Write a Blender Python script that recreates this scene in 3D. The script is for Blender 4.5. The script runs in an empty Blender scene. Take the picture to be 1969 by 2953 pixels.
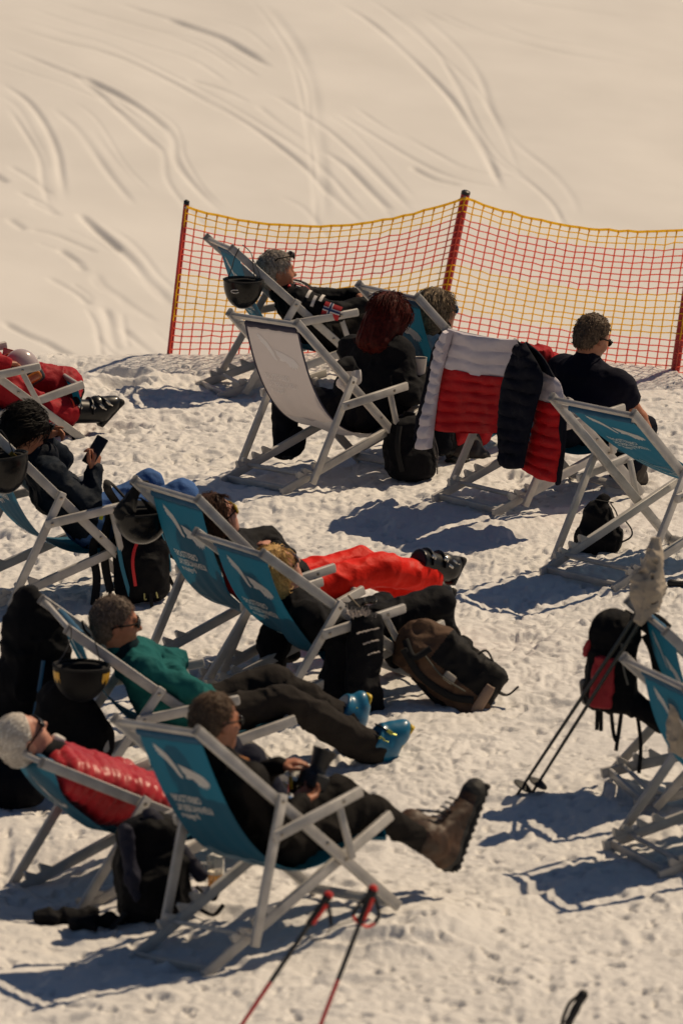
import bpy, math
import numpy as np
from mathutils import Vector, Matrix, Quaternion

# ------------------------------------------------------------------ camera
FPX, PITCH, ROLL, HC = 18592.3, 0.2161, -0.0068, 7.3357      # focal length in photo pixels
PW, PH = 1969.0, 2953.0
scene = bpy.context.scene
COL = scene.collection
cam_d = bpy.data.cameras.new('camera'); cam = bpy.data.objects.new('camera', cam_d); COL.objects.link(cam)
scene.camera = cam
cam_d.sensor_fit = 'VERTICAL'; cam_d.sensor_height = 36.0
cam_d.lens = FPX / PH * 36.0
cam_d.clip_start = 0.5; cam_d.clip_end = 2000
cam.location = (0, 0, HC)
CAM_R = Matrix.Rotation(math.pi/2 - PITCH, 3, 'X') @ Matrix.Rotation(ROLL, 3, 'Z')
cam.rotation_euler = CAM_R.to_euler()
cam_d.dof.use_dof = True
cam_d.dof.focus_distance = 34.3
cam_d.dof.aperture_fstop = 4.0

# ------------------------------------------------------------------ sun, sky, exposure
SUN_EL = math.radians(50.0)
SUN_AZ = math.atan2(0.62, 0.52)          # from +Y towards +X
sun_dir = Vector((math.sin(SUN_AZ)*math.cos(SUN_EL), math.cos(SUN_AZ)*math.cos(SUN_EL), math.sin(SUN_EL)))
sd_ = bpy.data.lights.new('sun', 'SUN'); sd_.energy = 5.0; sd_.angle = math.radians(0.5)
sd_.color = (1.0, 0.795, 0.55)
sun_o = bpy.data.objects.new('sun', sd_); COL.objects.link(sun_o)
sun_o.rotation_euler = sun_dir.to_track_quat('Z', 'Y').to_euler()
world = bpy.data.worlds.new('World'); scene.world = world; world.use_nodes = True
wn = world.node_tree.nodes; wl = world.node_tree.links
sky = wn.new('ShaderNodeTexSky'); sky.sky_type = 'NISHITA'; sky.sun_disc = False
sky.sun_elevation = SUN_EL; sky.sun_rotation = SUN_AZ; sky.altitude = 1900; sky.ozone_density = 1.0
bg = wn['Background']; wl.new(sky.outputs[0], bg.inputs[0]); bg.inputs[1].default_value = 0.05
scene.view_settings.view_transform = 'Standard'; scene.view_settings.look = 'None'
scene.view_settings.exposure = -0.40; scene.view_settings.gamma = 1.0
scene.view_settings.use_curve_mapping = False
scene.cycles.max_bounces = 8; scene.cycles.diffuse_bounces = 4; scene.cycles.transparent_max_bounces = 12

# ------------------------------------------------------------------ helpers: rays and frames
CR = np.array(CAM_R)
CAM = np.array([0, 0, HC])
def V(*a): return np.array(a, float)
def unit(v): v = np.asarray(v, float); return v/np.linalg.norm(v)
def ray(px, py):
    return unit(CR @ V((px-PW/2)/FPX, -(py-PH/2)/FPX, -1))
def project(p):
    q = CR.T @ (np.asarray(p, float)-CAM); return (PW/2 - FPX*q[0]/q[2], PH/2 + FPX*q[1]/q[2])
def on_plane(px, py, p0, n):
    d = ray(px, py); return CAM + d*(np.dot(p0-CAM, n)/np.dot(d, n))
def at_y(px, py, y): return on_plane(px, py, V(0, y, 0), V(0, 1, 0))
def at_z(px, py, z=0): return on_plane(px, py, V(0, 0, z), V(0, 0, 1))

# deck chairs: foot position, heading, height of the rail joint, levelling
CH = {
'W': [0.092, 34.359, 0.723, 0.249, 0.023, -0.033, -0.035],
'N': [-0.129, 25.456, 0.681, 0.269, 0.057, 0.105, -0.104],
'R': [1.718, 32.145, 0.797, 0.244, 0.026, -0.017, 0.018],
'J': [1.234, 33.771, 0.689, 0.248, 0.031, -0.034, -0.003],
'L': [-1.235, 31.534, 0.416, 0.255, 0.014, -0.008, -0.001],
'M1': [-0.276, 30.114, 0.601, 0.253, -0.001, -0.001, -0.006],
'M2': [0.09, 29.542, 0.614, 0.213, 0.023, -0.007, 0.006],
'FB': [-0.035, 37.066, 0.284, 0.239, -0.045, -0.022, -0.049],
'T': [-0.561, 28.117, 0.257, 0.22, -0.048, 0.003, 0.023],
'G': [-0.619, 26.542, 0.504, 0.192, -0.024, 0.102, -0.013],
'E2': [1.909, 26.698, 0.457, 0.224, -0.026, -0.074, 0.023],
'E1': [1.949, 27.58, 0.26, 0.215, -0.022, -0.127, 0.032],
'TL': [-1.797, 35.534, 0.33, 0.222, 0.0, 0.0, 0.0],
'FR': [0.805, 35.173, 0.612, 0.258, -0.002, 0.001, -0.019]}
LA, LAX, LBX, LBG, LP, LC = 1.2987, .3568, .7993, .2795, .4347, .5645
def chair_frame(k):
    x, y, yaw, h, z0, tp, tr = CH[k]
    ex = unit(V(1, 0, tp)); ey = V(0, 1, tr); ey = unit(ey-ex*np.dot(ex, ey)); ez = np.cross(ex, ey)
    c, s = math.cos(yaw), math.sin(yaw)
    R = np.array([[c, -s, 0], [s, c, 0], [0, 0, 1.]]) @ np.stack([ex, ey, ez], 1)
    return R, V(x, y, z0)
FR_ = {k: chair_frame(k) for k in CH}
def LC_(k, x, l, z):                       # chair-local point to world
    R, o = FR_[k]; return o + R @ V(x, l, z)
def PX(k, px, py, l):                      # the point of the chair's lengthwise plane l seen at a photo pixel
    R, o = FR_[k]; return on_plane(px, py, o + R[:, 1]*l, R[:, 1])
def TOL(k, p): R, o = FR_[k]; return R.T @ (np.asarray(p)-o)
def chair_side(k):
    h = CH[k][3]; a = math.asin(h/LAX); b = math.asin(h/LBX)
    X = V(0, h); u = V(-math.cos(a), math.sin(a)); v = V(-math.cos(b), -math.sin(b))
    F = X-u*LAX; T = F+u*LA; Rr = X+v*LBX; G = X-v*LBG; P = X+u*LP
    bb = -2*LP*np.dot(u, v); n = (-bb+math.sqrt(bb*bb-4*(LP*LP-LC*LC)))/2
    N = X+v*n
    return dict(T=T, F=F, R=Rr, G=G, P=P, N=N, X=X, u=u, v=v)

# ------------------------------------------------------------------ noise
def _hash(ix, iy, iz, seed):
    h = (ix*374761393 + iy*668265263 + iz*1440662683 + seed*974634287) & 0xffffffff
    h = ((h ^ (h >> 13))*1274126177) & 0xffffffff
    h = (h ^ (h >> 16))
    return (h & 0xffff).astype(np.float32)/32767.5 - 1
def noise(p, seed=0):
    p = np.asarray(p, np.float32); f = np.floor(p); i = f.astype(np.int64); t = p-f; t = t*t*(3-2*t)
    x, y, z = i[:, 0], i[:, 1], i[:, 2]; out = 0
    for dx in (0, 1):
        wx = t[:, 0] if dx else 1-t[:, 0]
        for dy in (0, 1):
            wy = t[:, 1] if dy else 1-t[:, 1]
            for dz in (0, 1):
                wz = t[:, 2] if dz else 1-t[:, 2]
                out = out + wx*wy*wz*_hash(x+dx, y+dy, z+dz, seed)
    return out
def noise2(x, y, seed=0):
    return noise(np.stack([x, y, np.full_like(x, .37)], 1), seed)
def fbm(p, seed=0, oct=3):
    o = 0; a = 1.
    for k in range(oct): o = o + a*noise(p*2.03**k, seed+k); a *= .5
    return o

# ------------------------------------------------------------------ mesh making
def mk_mesh(name, verts, faces, mats, mi=None, smooth=True):
    me = bpy.data.meshes.new(name)
    verts = np.asarray(verts, np.float32)
    if isinstance(faces, np.ndarray):
        n, k = faces.shape
        me.vertices.add(len(verts)); me.vertices.foreach_set('co', verts.ravel())
        me.loops.add(n*k); me.loops.foreach_set('vertex_index', faces.astype(np.int32).ravel())
        me.polygons.add(n); me.polygons.foreach_set('loop_start', np.arange(0, n*k, k, dtype=np.int32))
        try: me.polygons.foreach_set('loop_total', np.full(n, k, np.int32))
        except Exception: pass
        me.update(calc_edges=True); me.validate()
    else:
        me.from_pydata(verts.tolist(), [], faces); me.update()
    for m in (mats if isinstance(mats, (list, tuple)) else [mats]): me.materials.append(m)
    n = len(me.polygons)
    if mi is not None: me.polygons.foreach_set('material_index', np.asarray(mi, np.int32))
    me.polygons.foreach_set('use_smooth', np.full(n, smooth, bool))
    return me
def link(name, me, parent=None, loc=None):
    o = bpy.data.objects.new(name, me); COL.objects.link(o)
    if parent is not None: o.parent = parent
    if loc is not None: o.location = tuple(loc)
    return o
def tag(o, label, cat, group=None, kind=None):
    o['label'] = label; o['category'] = cat
    if group: o['group'] = group
    if kind: o['kind'] = kind
    return o
def thing(name, label, cat, loc, group=None):
    o = bpy.data.objects.new(name, None); COL.objects.link(o); o.location = tuple(loc)
    o.empty_display_size = .1
    return tag(o, label, cat, group)

class MB:                                   # collects boxes, bars, tubes and sheets into one mesh
    def __init__(s): s.v = []; s.f = []; s.m = []; s.sm = []
    def add(s, V_, F_, m=0):
        b = len(s.v); s.v += [tuple(float(c) for c in p) for p in V_]
        s.f += [tuple(i+b for i in f) for f in F_]; s.m += [m]*len(F_)
    def bar(s, a, b, w, h, up, r=.004, m=0):          # rounded rectangular bar; h measured along 'up'
        a = np.asarray(a, float); b = np.asarray(b, float); d = unit(b-a)
        up = np.asarray(up, float); up = unit(up-d*np.dot(up, d)); sd = np.cross(d, up)
        pr = []
        for cx, cy, a0 in ((1, 1, 0), (-1, 1, 90), (-1, -1, 180), (1, -1, 270)):
            for q in (0, 45, 90):
                t = math.radians(a0+q)
                pr.append((cx*(w/2-r)+r*math.cos(t), cy*(h/2-r)+r*math.sin(t)))
        n = len(pr); VV = []
        for c, k in ((a, 1-r/w*1.2), (a+d*r*.8, 1), (b-d*r*.8, 1), (b, 1-r/w*1.2)):
            for x, y in pr: VV.append(c+sd*x*k+up*y*k)
        FF = []
        for j in range(3):
            for i in range(n): FF.append((j*n+i, j*n+(i+1) % n, (j+1)*n+(i+1) % n, (j+1)*n+i))
        FF.append(tuple(range(n-1, -1, -1))); FF.append(tuple(range(3*n, 4*n)))
        s.add(VV, FF, m)
    def tube(s, pts, r, n=8, m=0, cap=True, flat=1.0, up=(0, 0, 1)):
        pts = [np.asarray(p, float) for p in pts]; rr = r if hasattr(r, '__len__') else [r]*len(pts)
        VV = []; FF = []; up = np.asarray(up, float); prev = None
        for i, p in enumerate(pts):
            d = unit(pts[min(i+1, len(pts)-1)]-pts[max(i-1, 0)])
            ref = prev if prev is not None else up
            x = ref-d*np.dot(ref, d)
            if np.linalg.norm(x) < 1e-4: x = np.cross(d, V(1, .3, .2))
            x = unit(x); y = np.cross(d, x); prev = x
            for k in range(n):
                t = 2*math.pi*k/n; VV.append(p+(x*math.cos(t)*flat+y*math.sin(t))*rr[i])
        for i in range(len(pts)-1):
            for k in range(n): FF.append((i*n+k, i*n+(k+1) % n, (i+1)*n+(k+1) % n, (i+1)*n+k))
        if cap: FF.append(tuple(range(n-1, -1, -1))); FF.append(tuple(range((len(pts)-1)*n, len(pts)*n)))
        s.add(VV, FF, m)
    def disc(s, c, nrm, r, t, n=12, m=0):
        nrm = unit(nrm); c = np.asarray(c, float); s.tube([c, c+nrm*t*.7, c+nrm*t], [r, r, r*.75], n, m)
    def box(s, c, size, R=None, r=.01, m=0):
        R = np.eye(3) if R is None else R; c = np.asarray(c, float)
        s.bar(c-R[:, 0]*size[0]/2, c+R[:, 0]*size[0]/2, size[1], size[2], R[:, 2], min(r, .45*min(size)), m)
    def grid(s, P, m=0, flip=False):                  # P[i][j] sheet of points
        P = np.asarray(P, float); a, b = P.shape[:2]; FF = []
        for i in range(a-1):
            for j in range(b-1):
                q = (i*b+j, i*b+j+1, (i+1)*b+j+1, (i+1)*b+j); FF.append(q[::-1] if flip else q)
        s.add(P.reshape(-1, 3), FF, m)
    def obj(s, name, mats, parent=None, loc=None, smooth=True, world=None):
        v = np.array(s.v)
        if world is not None: v = v-np.asarray(world, float)
        me = mk_mesh(name, v, s.f, mats, s.m, smooth)
        try: me.set_sharp_from_angle(angle=math.radians(50))
        except Exception: pass
        return link(name, me, parent, loc)

def spline(pts, n=8):                        # Catmull-Rom through points
    pts = [np.asarray(p, float) for p in pts]; P = [2*pts[0]-pts[1]]+pts+[2*pts[-1]-pts[-2]]; o = []
    for i in range(1, len(P)-2):
        for k in range(n):
            t = k/n; a, b, c, d = P[i-1:i+3]
            o.append(.5*(2*b+(c-a)*t+(2*a-5*b+4*c-d)*t*t+(3*b-a-3*c+d)*t**3))
    o.append(pts[-1]); return o

# ------------------------------------------------------------------ smooth solids from a distance field
class SDF:
    def __init__(s): s.p = []; s.cuts = []
    def cap(s, a, b, ra, rb=None, k=.03):
        s.p.append(('c', np.asarray(a, float), np.asarray(b, float), ra, ra if rb is None else rb, k)); return s
    def ell(s, c, r, R=None, k=.03, sub=False):
        s.p.append(('s' if sub else 'e', np.asarray(c, float), np.asarray(r, float), np.eye(3) if R is None else np.asarray(R), 0, k)); return s
    def box(s, c, r, R=None, rnd=.02, k=.02):
        s.p.append(('b', np.asarray(c, float), np.asarray(r, float), np.eye(3) if R is None else np.asarray(R), rnd, k)); return s
    def cut(s, p, n, k=.01): s.cuts.append((np.asarray(p, float), unit(n), k)); return s   # removes the side n points to
    def bounds(s):
        lo = []; hi = []
        for q in s.p:
            if q[0] == 's': continue
            if q[0] == 'c': r = max(q[3], q[4]); lo += [q[1]-r, q[2]-r]; hi += [q[1]+r, q[2]+r]
            else:
                e = np.abs(q[3]) @ q[2]; lo.append(q[1]-e); hi.append(q[1]+e)
        return np.min(lo, 0), np.max(hi, 0)
    def mesh(s, h, disp=None, pad=.03):
        lo, hi = s.bounds(); lo = lo-pad; hi = hi+pad
        n = np.ceil((hi-lo)/h).astype(int)+1
        ax = [lo[i]+h*np.arange(n[i]) for i in range(3)]
        F = np.full(n, .5, np.float32)
        for q in s.p:
            kind, k = q[0], q[5]; mg = k+2*h
            if kind == 'c':
                r = max(q[3], q[4]); l = np.minimum(q[1], q[2])-r-mg; u = np.maximum(q[1], q[2])+r+mg
            else:
                e = np.abs(q[3]) @ q[2]; l = q[1]-e-mg; u = q[1]+e+mg
            i0 = np.clip(np.floor((l-lo)/h).astype(int), 0, n-1); i1 = np.clip(np.ceil((u-lo)/h).astype(int)+1, 1, n)
            if np.any(i1 <= i0): continue
            X, Y, Z = np.meshgrid(*[ax[i][i0[i]:i1[i]].astype(np.float32) for i in range(3)], indexing='ij')
            if kind == 'c':
                a, b = q[1], q[2]; d = b-a; L2 = max(d@d, 1e-9)
                px, py, pz = X-a[0], Y-a[1], Z-a[2]
                t = np.clip((px*d[0]+py*d[1]+pz*d[2])/L2, 0, 1)
                D = np.sqrt((px-t*d[0])**2+(py-t*d[1])**2+(pz-t*d[2])**2)-(q[3]+(q[4]-q[3])*t)
            else:
                R = q[3]; c = q[1]; px, py, pz = X-c[0], Y-c[1], Z-c[2]
                lx = [R[0, i]*px+R[1, i]*py+R[2, i]*pz for i in range(3)]
                if kind in 'es':
                    r = q[2]
                    k0 = np.sqrt((lx[0]/r[0])**2+(lx[1]/r[1])**2+(lx[2]/r[2])**2)+1e-6
                    k1 = np.sqrt((lx[0]/r[0]**2)**2+(lx[1]/r[1]**2)**2+(lx[2]/r[2]**2)**2)+1e-6
                    D = k0*(k0-1)/k1
                else:
                    r = q[2]-q[4]; w = [np.abs(lx[i])-r[i] for i in range(3)]
                    D = np.sqrt(sum(np.maximum(x, 0)**2 for x in w))+np.minimum(np.maximum(w[0], np.maximum(w[1], w[2])), 0)-q[4]
            S = F[i0[0]:i1[0], i0[1]:i1[1], i0[2]:i1[2]]
            if kind == 's':
                hh = np.maximum(k-np.abs(S+D), 0)/k; S[...] = np.maximum(S, -D)+hh*hh*k*.25
            else:
                hh = np.maximum(k-np.abs(S-D), 0)/k; S[...] = np.minimum(S, D)-hh*hh*k*.25
        if disp is not None:
            I = np.nonzero(np.abs(F) < .05)
            P = np.stack([ax[i][I[i]] for i in range(3)], 1)
            F[I] += disp(P).astype(np.float32)
        for p, nr, k in s.cuts:
            X, Y, Z = np.meshgrid(*ax, indexing='ij', sparse=True)
            D = ((X-p[0])*nr[0]+(Y-p[1])*nr[1]+(Z-p[2])*nr[2]).astype(np.float32)
            F = np.maximum(F, D)
        return surf_net(F, lo, h)

def surf_net(F, lo, h):
    F[0], F[-1], F[:, 0], F[:, -1], F[:, :, 0], F[:, :, -1] = (.5,)*6
    S = F < 0; n = np.array(F.shape)
    c = [S[a:n[0]-1+a, b:n[1]-1+b, d:n[2]-1+d] for a in (0, 1) for b in (0, 1) for d in (0, 1)]
    anyi = c[0].copy(); alli = c[0].copy()
    for x in c[1:]: anyi |= x; alli &= x
    I = np.stack(np.nonzero(anyi & ~alli), 1)
    idx = np.full(n-1, -1, np.int32); idx[I[:, 0], I[:, 1], I[:, 2]] = np.arange(len(I))
    acc = np.zeros((len(I), 3)); cnt = np.zeros(len(I))
    cor = [np.array((a, b, d)) for a in (0, 1) for b in (0, 1) for d in (0, 1)]
    val = [F[I[:, 0]+o[0], I[:, 1]+o[1], I[:, 2]+o[2]] for o in cor]
    for i in range(8):
        for j in range(i+1, 8):
            if np.abs(cor[i]-cor[j]).sum() != 1: continue
            m = (val[i] < 0) != (val[j] < 0); t = np.where(m, val[i]/np.where(m, val[i]-val[j], 1), 0)
            acc += np.where(m[:, None], cor[i]+(cor[j]-cor[i])*t[:, None], 0); cnt += m
    P = lo+h*(I+acc/np.maximum(cnt, 1)[:, None])
    Q = []
    for ax_ in range(3):
        o = [0, 0, 0]; o[ax_] = 1; b_, c_ = [(1, 2), (2, 0), (0, 1)][ax_]
        A = S[:n[0]-o[0], :n[1]-o[1], :n[2]-o[2]]; B = S[o[0]:, o[1]:, o[2]:]
        for sgn, M in ((1, A & ~B), (-1, ~A & B)):
            E = np.stack(np.nonzero(M), 1)
            ok = (E[:, b_] > 0) & (E[:, c_] > 0) & (E[:, b_] < n[b_]-1) & (E[:, c_] < n[c_]-1); E = E[ok]
            db = np.zeros(3, int); db[b_] = 1; dc = np.zeros(3, int); dc[c_] = 1
            g = lambda e: idx[e[:, 0], e[:, 1], e[:, 2]]
            q = np.stack([g(E-db-dc), g(E-dc), g(E), g(E-db)], 1)
            Q.append(q if sgn > 0 else q[:, ::-1])
    Q = np.concatenate(Q); Q = Q[(Q >= 0).all(1)]
    # one pass of smoothing takes the voxel steps off
    for _ in range(2):
        s = np.zeros_like(P); k = np.zeros(len(P))
        for a in range(4):
            i, j = Q[:, a], Q[:, (a+1) % 4]
            for d in range(3): s[:, d] += np.bincount(i, P[j, d], len(P))+np.bincount(j, P[i, d], len(P))
            k += np.bincount(i, minlength=len(P))+np.bincount(j, minlength=len(P))
        P = .5*P+.5*s/np.maximum(k, 1)[:, None]
    return P, Q

PV = {}; CURRENT = [None]                    # clothed surface of the sitter of each chair
def solid(name, sdf, h, mats, parent=None, origin=(0, 0, 0), disp=None, mfun=None):
    P, Q = sdf.mesh(h, disp)
    if CURRENT[0]: PV.setdefault(CURRENT[0], []).append(P)
    mi = None
    if mfun is not None: mi = mfun(P[Q].mean(1))
    me = mk_mesh(name, P-np.asarray(origin, float), Q, mats, mi)
    return link(name, me, parent)

# ------------------------------------------------------------------ materials
_M = {}
def mat(name, col, rough=.7, metal=0., bump=0., bscale=60., var=0., vscale=8., spec=.5, sheen=0., sub=0., coat=0., trans=0., fine=None):
    if name in _M: return _M[name]
    m = bpy.data.materials.new(name); m.use_nodes = True; nt = m.node_tree; N = nt.nodes; Lk = nt.links
    b = N['Principled BSDF']; col4 = (*col, 1)
    b.inputs['Base Color'].default_value = col4; b.inputs['Roughness'].default_value = rough
    b.inputs['Metallic'].default_value = metal; b.inputs['Specular IOR Level'].default_value = spec
    if sheen: b.inputs['Sheen Weight'].default_value = sheen; b.inputs['Sheen Roughness'].default_value = .5
    if coat: b.inputs['Coat Weight'].default_value = coat; b.inputs['Coat Roughness'].default_value = .08
    if sub: b.inputs['Subsurface Weight'].default_value = sub; b.inputs['Subsurface Radius'].default_value = (.012, .005, .003); b.inputs['Subsurface Scale'].default_value = 1
    tc = N.new('ShaderNodeTexCoord')
    if var:
        nz = N.new('ShaderNodeTexNoise'); nz.inputs['Scale'].default_value = vscale; nz.inputs['Detail'].default_value = 5
        Lk.new(tc.outputs['Object'], nz.inputs['Vector'])
        cr = N.new('ShaderNodeValToRGB'); cr.color_ramp.elements[0].position = .3; cr.color_ramp.elements[1].position = .7
        cr.color_ramp.elements[0].color = (*[c*(1-var) for c in col], 1); cr.color_ramp.elements[1].color = (*[min(1, c*(1+var)) for c in col], 1)
        Lk.new(nz.outputs['Fac'], cr.inputs['Fac']); Lk.new(cr.outputs['Color'], b.inputs['Base Color'])
        rr = N.new('ShaderNodeMapRange'); rr.inputs['To Min'].default_value = max(.05, rough-.12); rr.inputs['To Max'].default_value = min(1, rough+.1)
        Lk.new(nz.outputs['Fac'], rr.inputs['Value']); Lk.new(rr.outputs[0], b.inputs['Roughness'])
    if bump:
        n2 = N.new('ShaderNodeTexNoise'); n2.inputs['Scale'].default_value = bscale; n2.inputs['Detail'].default_value = 6; n2.inputs['Roughness'].default_value = .6
        Lk.new(tc.outputs['Object'], n2.inputs['Vector'])
        bp = N.new('ShaderNodeBump'); bp.inputs['Strength'].default_value = 1; bp.inputs['Distance'].default_value = bump
        Lk.new(n2.outputs['Fac'], bp.inputs['Height']); Lk.new(bp.outputs[0], b.inputs['Normal'])
    if trans:
        t = N.new('ShaderNodeBsdfTranslucent'); mx = N.new('ShaderNodeMixShader'); mx.inputs[0].default_value = trans
        t.inputs['Color'].default_value = (*[min(1, c*1.15) for c in col], 1)
        out = N['Material Output']; Lk.new(b.outputs[0], mx.inputs[1]); Lk.new(t.outputs[0], mx.inputs[2]); Lk.new(mx.outputs[0], out.inputs[0])
    _M[name] = m; return m
def glass_mat(name, col, rough=.03):
    if name in _M: return _M[name]
    m = bpy.data.materials.new(name); m.use_nodes = True; b = m.node_tree.nodes['Principled BSDF']
    b.inputs['Base Color'].default_value = (*col, 1); b.inputs['Roughness'].default_value = rough
    b.inputs['Transmission Weight'].default_value = 1; b.inputs['IOR'].default_value = 1.45
    _M[name] = m; return m
# ------------------------------------------------------------------ snow
snow = bpy.data.materials.new('snow'); snow.use_nodes = True
def _snow(nt, slope):
    N = nt.nodes; Lk = nt.links; b = N['Principled BSDF']; tc = N.new('ShaderNodeTexCoord')
    b.inputs['Roughness'].default_value = .55; b.inputs['Specular IOR Level'].default_value = .25
    n1 = N.new('ShaderNodeTexNoise'); n1.inputs['Scale'].default_value = 1.1; n1.inputs['Detail'].default_value = 8
    Lk.new(tc.outputs['Object'], n1.inputs['Vector'])
    cr = N.new('ShaderNodeValToRGB'); cr.color_ramp.elements[0].position = .3; cr.color_ramp.elements[1].position = .7
    cr.color_ramp.elements[0].color = (.665, .65, .635, 1); cr.color_ramp.elements[1].color = (.735, .72, .705, 1)
    Lk.new(n1.outputs['Fac'], cr.inputs['Fac']); Lk.new(cr.outputs[0], b.inputs['Base Color'])
    if not slope:
        n2 = N.new('ShaderNodeTexNoise'); n2.inputs['Scale'].default_value = 38; n2.inputs['Detail'].default_value = 6; n2.inputs['Roughness'].default_value = .65
        Lk.new(tc.outputs['Object'], n2.inputs['Vector'])
        bp = N.new('ShaderNodeBump'); bp.inputs['Strength'].default_value = .7; bp.inputs['Distance'].default_value = .008
        Lk.new(n2.outputs['Fac'], bp.inputs['Height']); Lk.new(bp.outputs[0], b.inputs['Normal'])
_snow(snow.node_tree, False)
snow_far = bpy.data.materials.new('slope_snow'); snow_far.use_nodes = True; _snow(snow_far.node_tree, True)

# feet of the chairs shape the trodden ground so that every chair stands on it
_feet = []
for k in CH:
    S = chair_side(k)
    for nm, w in (('F', .276), ('R', .243)):
        for sg in (-1, 1): _feet.append(LC_(k, S[nm][0], sg*w, -.012))
_feet = np.array(_feet)
def base_z(x, y):
    x = np.asarray(x, float); y = np.asarray(y, float); num = 0*x; den = 0*x+.35
    for f in _feet:
        w = np.exp(-((x-f[0])**2+(y-f[1])**2)/(2*.2**2)); num = num+w*f[2]; den = den+w
    return num/den
CREST = lambda x: 37.62-.13*x+.12*np.sin(1.7*x+.6)
def terrace(x, y):
    z = base_z(x, y); c = CREST(x); d = np.maximum(y-c, 0)
    return z-(np.sqrt(.15+ (.75*d)**2)-math.sqrt(.15)) + .03*np.exp(-((y-c+.15)/.22)**2)
def on_ground(px, py, lift=0.):
    p = at_z(px, py, 0)
    for _ in range(5): p = at_z(px, py, float(terrace(np.array([p[0]]), np.array([p[1]]))[0])+lift)
    return p
gx = np.concatenate([np.linspace(-60, -6.5, 40)[:-1], np.linspace(-6.5, -2.6, 170)[:-1], np.linspace(-2.6, 2.9, 620), np.linspace(2.9, 6.8, 170)[1:], np.linspace(6.8, 60, 40)[1:]])
gy = np.concatenate([np.linspace(2, 23.3, 40)[:-1], np.linspace(23.3, 38.6, 1150), np.linspace(38.6, 60, 40)[1:]])
X, Y = np.meshgrid(gx, gy, indexing='ij'); x = X.ravel(); y = Y.ravel()
z = terrace(x, y)
near = np.clip((38.2-y)/1.2, .25, 1)
n = noise2(x*.9, y*.9, 1)*.022+noise2(x*2.6, y*2.6, 2)*.014
soft = np.clip(.5+.9*noise2(x*.55+3, y*.4, 40), .25, 1)*near              # smoother and rougher patches
cl = noise2(x*7+.6*noise2(x*9, y*9, 5), y*6, 3); n += np.maximum(cl-.05, 0)*.028*soft
c2 = noise2(x*17, y*14, 4)+.4*noise2(x*31, y*27, 6); n += (np.maximum(c2-.12, 0)*.017-np.maximum(-c2-.45, 0)*.02)*soft
wx = x+.05*noise2(x*5, y*5, 50); wy = y+.05*noise2(x*5, y*5, 51); mid = np.clip((y-24.5)/3.5, .35, 1)*near
pt = np.clip(.5+1.3*noise2(x*.8+7, y*.6, 54), 0, 1)*mid                       # churned patches between packed ones
n += (.015*np.minimum(np.abs(noise2(wx*13, wy*9, 52))*2.6, 1)+.012*np.minimum(np.abs(noise2(wx*27, wy*19, 53))*2.3, 1))*(.22+.55*pt)
n += .017*np.clip((noise2(wx*19, wy*15, 55)-.42)/.2, 0, 1)*pt                  # loose clods
n += noise2(x*42, y*36, 7)*.003*soft
c4 = noise2(x*15+1.5*noise2(x*6, y*6, 14), y*13, 11)+.5*noise2(x*33, y*28, 12)
dens = .30+.25*noise2(x*1.1, y*.8, 13)
n -= np.clip((c4-.42-dens*.5+.12)/.22, 0, 1)**1.2*.026*(.6+.4*soft)          # crumbled pits
c5 = noise2(x*9, y*5.5, 15); n -= np.clip((c5-.62)/.15, 0, 1)*.028*soft
rngf = np.random.RandomState(5)                                           # boot prints
fp = []
for i in range(150):
    fx = rngf.uniform(-2.3, 2.6); fy = rngf.uniform(23.8, 37.4); a = rngf.uniform(-.9, .9); fp.append((fx, fy, a, rngf.uniform(.012, .03)))
for px_, py_ in ((350, 1085), (345, 1110), (320, 1118), (410, 1135), (360, 1100)): q = at_z(px_, py_); fp.append((q[0], q[1], .3, .06))
for fx, fy, a, dp in fp:
    m = (np.abs(x-fx) < .35) & (np.abs(y-fy) < .35); dx = x[m]-fx; dy = y[m]-fy
    u = dx*math.cos(a)+dy*math.sin(a); v = -dx*math.sin(a)+dy*math.cos(a)
    e = (u/.14)**2+(v/.062)**2
    n[m] += -dp*np.exp(-e**2)+dp*.55*np.exp(-((np.sqrt(e)-1.45)/.3)**2)*(.5+.5*noise2(dx*25+fx, dy*25, 9))
z = z+n*np.clip((8.5-np.abs(x))/2, .0, 1)
ii = np.arange(len(gx)*len(gy)).reshape(len(gx), len(gy))
Fq = np.stack([ii[:-1, :-1], ii[1:, :-1], ii[1:, 1:], ii[:-1, 1:]], -1).reshape(-1, 4)
g = link('snow_ground', mk_mesh('snow_ground', np.stack([x, y, z], 1), Fq, snow)); g['kind'] = 'structure'
g['label'] = 'trodden snow of the sun terrace'

# far ski slope with turning tracks
SL_Y, SL_Z, SL_T = 51.0, -3.3, math.tan(math.radians(8))
SL_X = -.16
sl_n = unit(V(-SL_X, -SL_T, 1))
def slope_px(px, py): return on_plane(px, py, V(0, SL_Y, SL_Z), sl_n)
sx = np.concatenate([np.linspace(-160, -9, 40)[:-1], np.linspace(-9, -4.6, 60)[:-1], np.linspace(-4.6, 4.6, 560), np.linspace(4.6, 9, 60)[1:], np.linspace(9, 160, 40)[1:]])
sy = np.concatenate([np.linspace(38, 47.5, 16)[:-1], np.linspace(47.5, 73, 760), np.linspace(73, 420, 60)[1:]])
X, Y = np.meshgrid(sx, sy, indexing='ij'); x = X.ravel(); y = Y.ravel()
z = SL_Z+(y-SL_Y)*SL_T+SL_X*np.clip(x, -25, 25)
z = z+.10*noise2(x*.25, y*.2, 21)+.03*noise2(x*.8, y*.7, 22)+np.where(y > 90, (y-90)*.12, 0)
K = 1.2557
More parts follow.
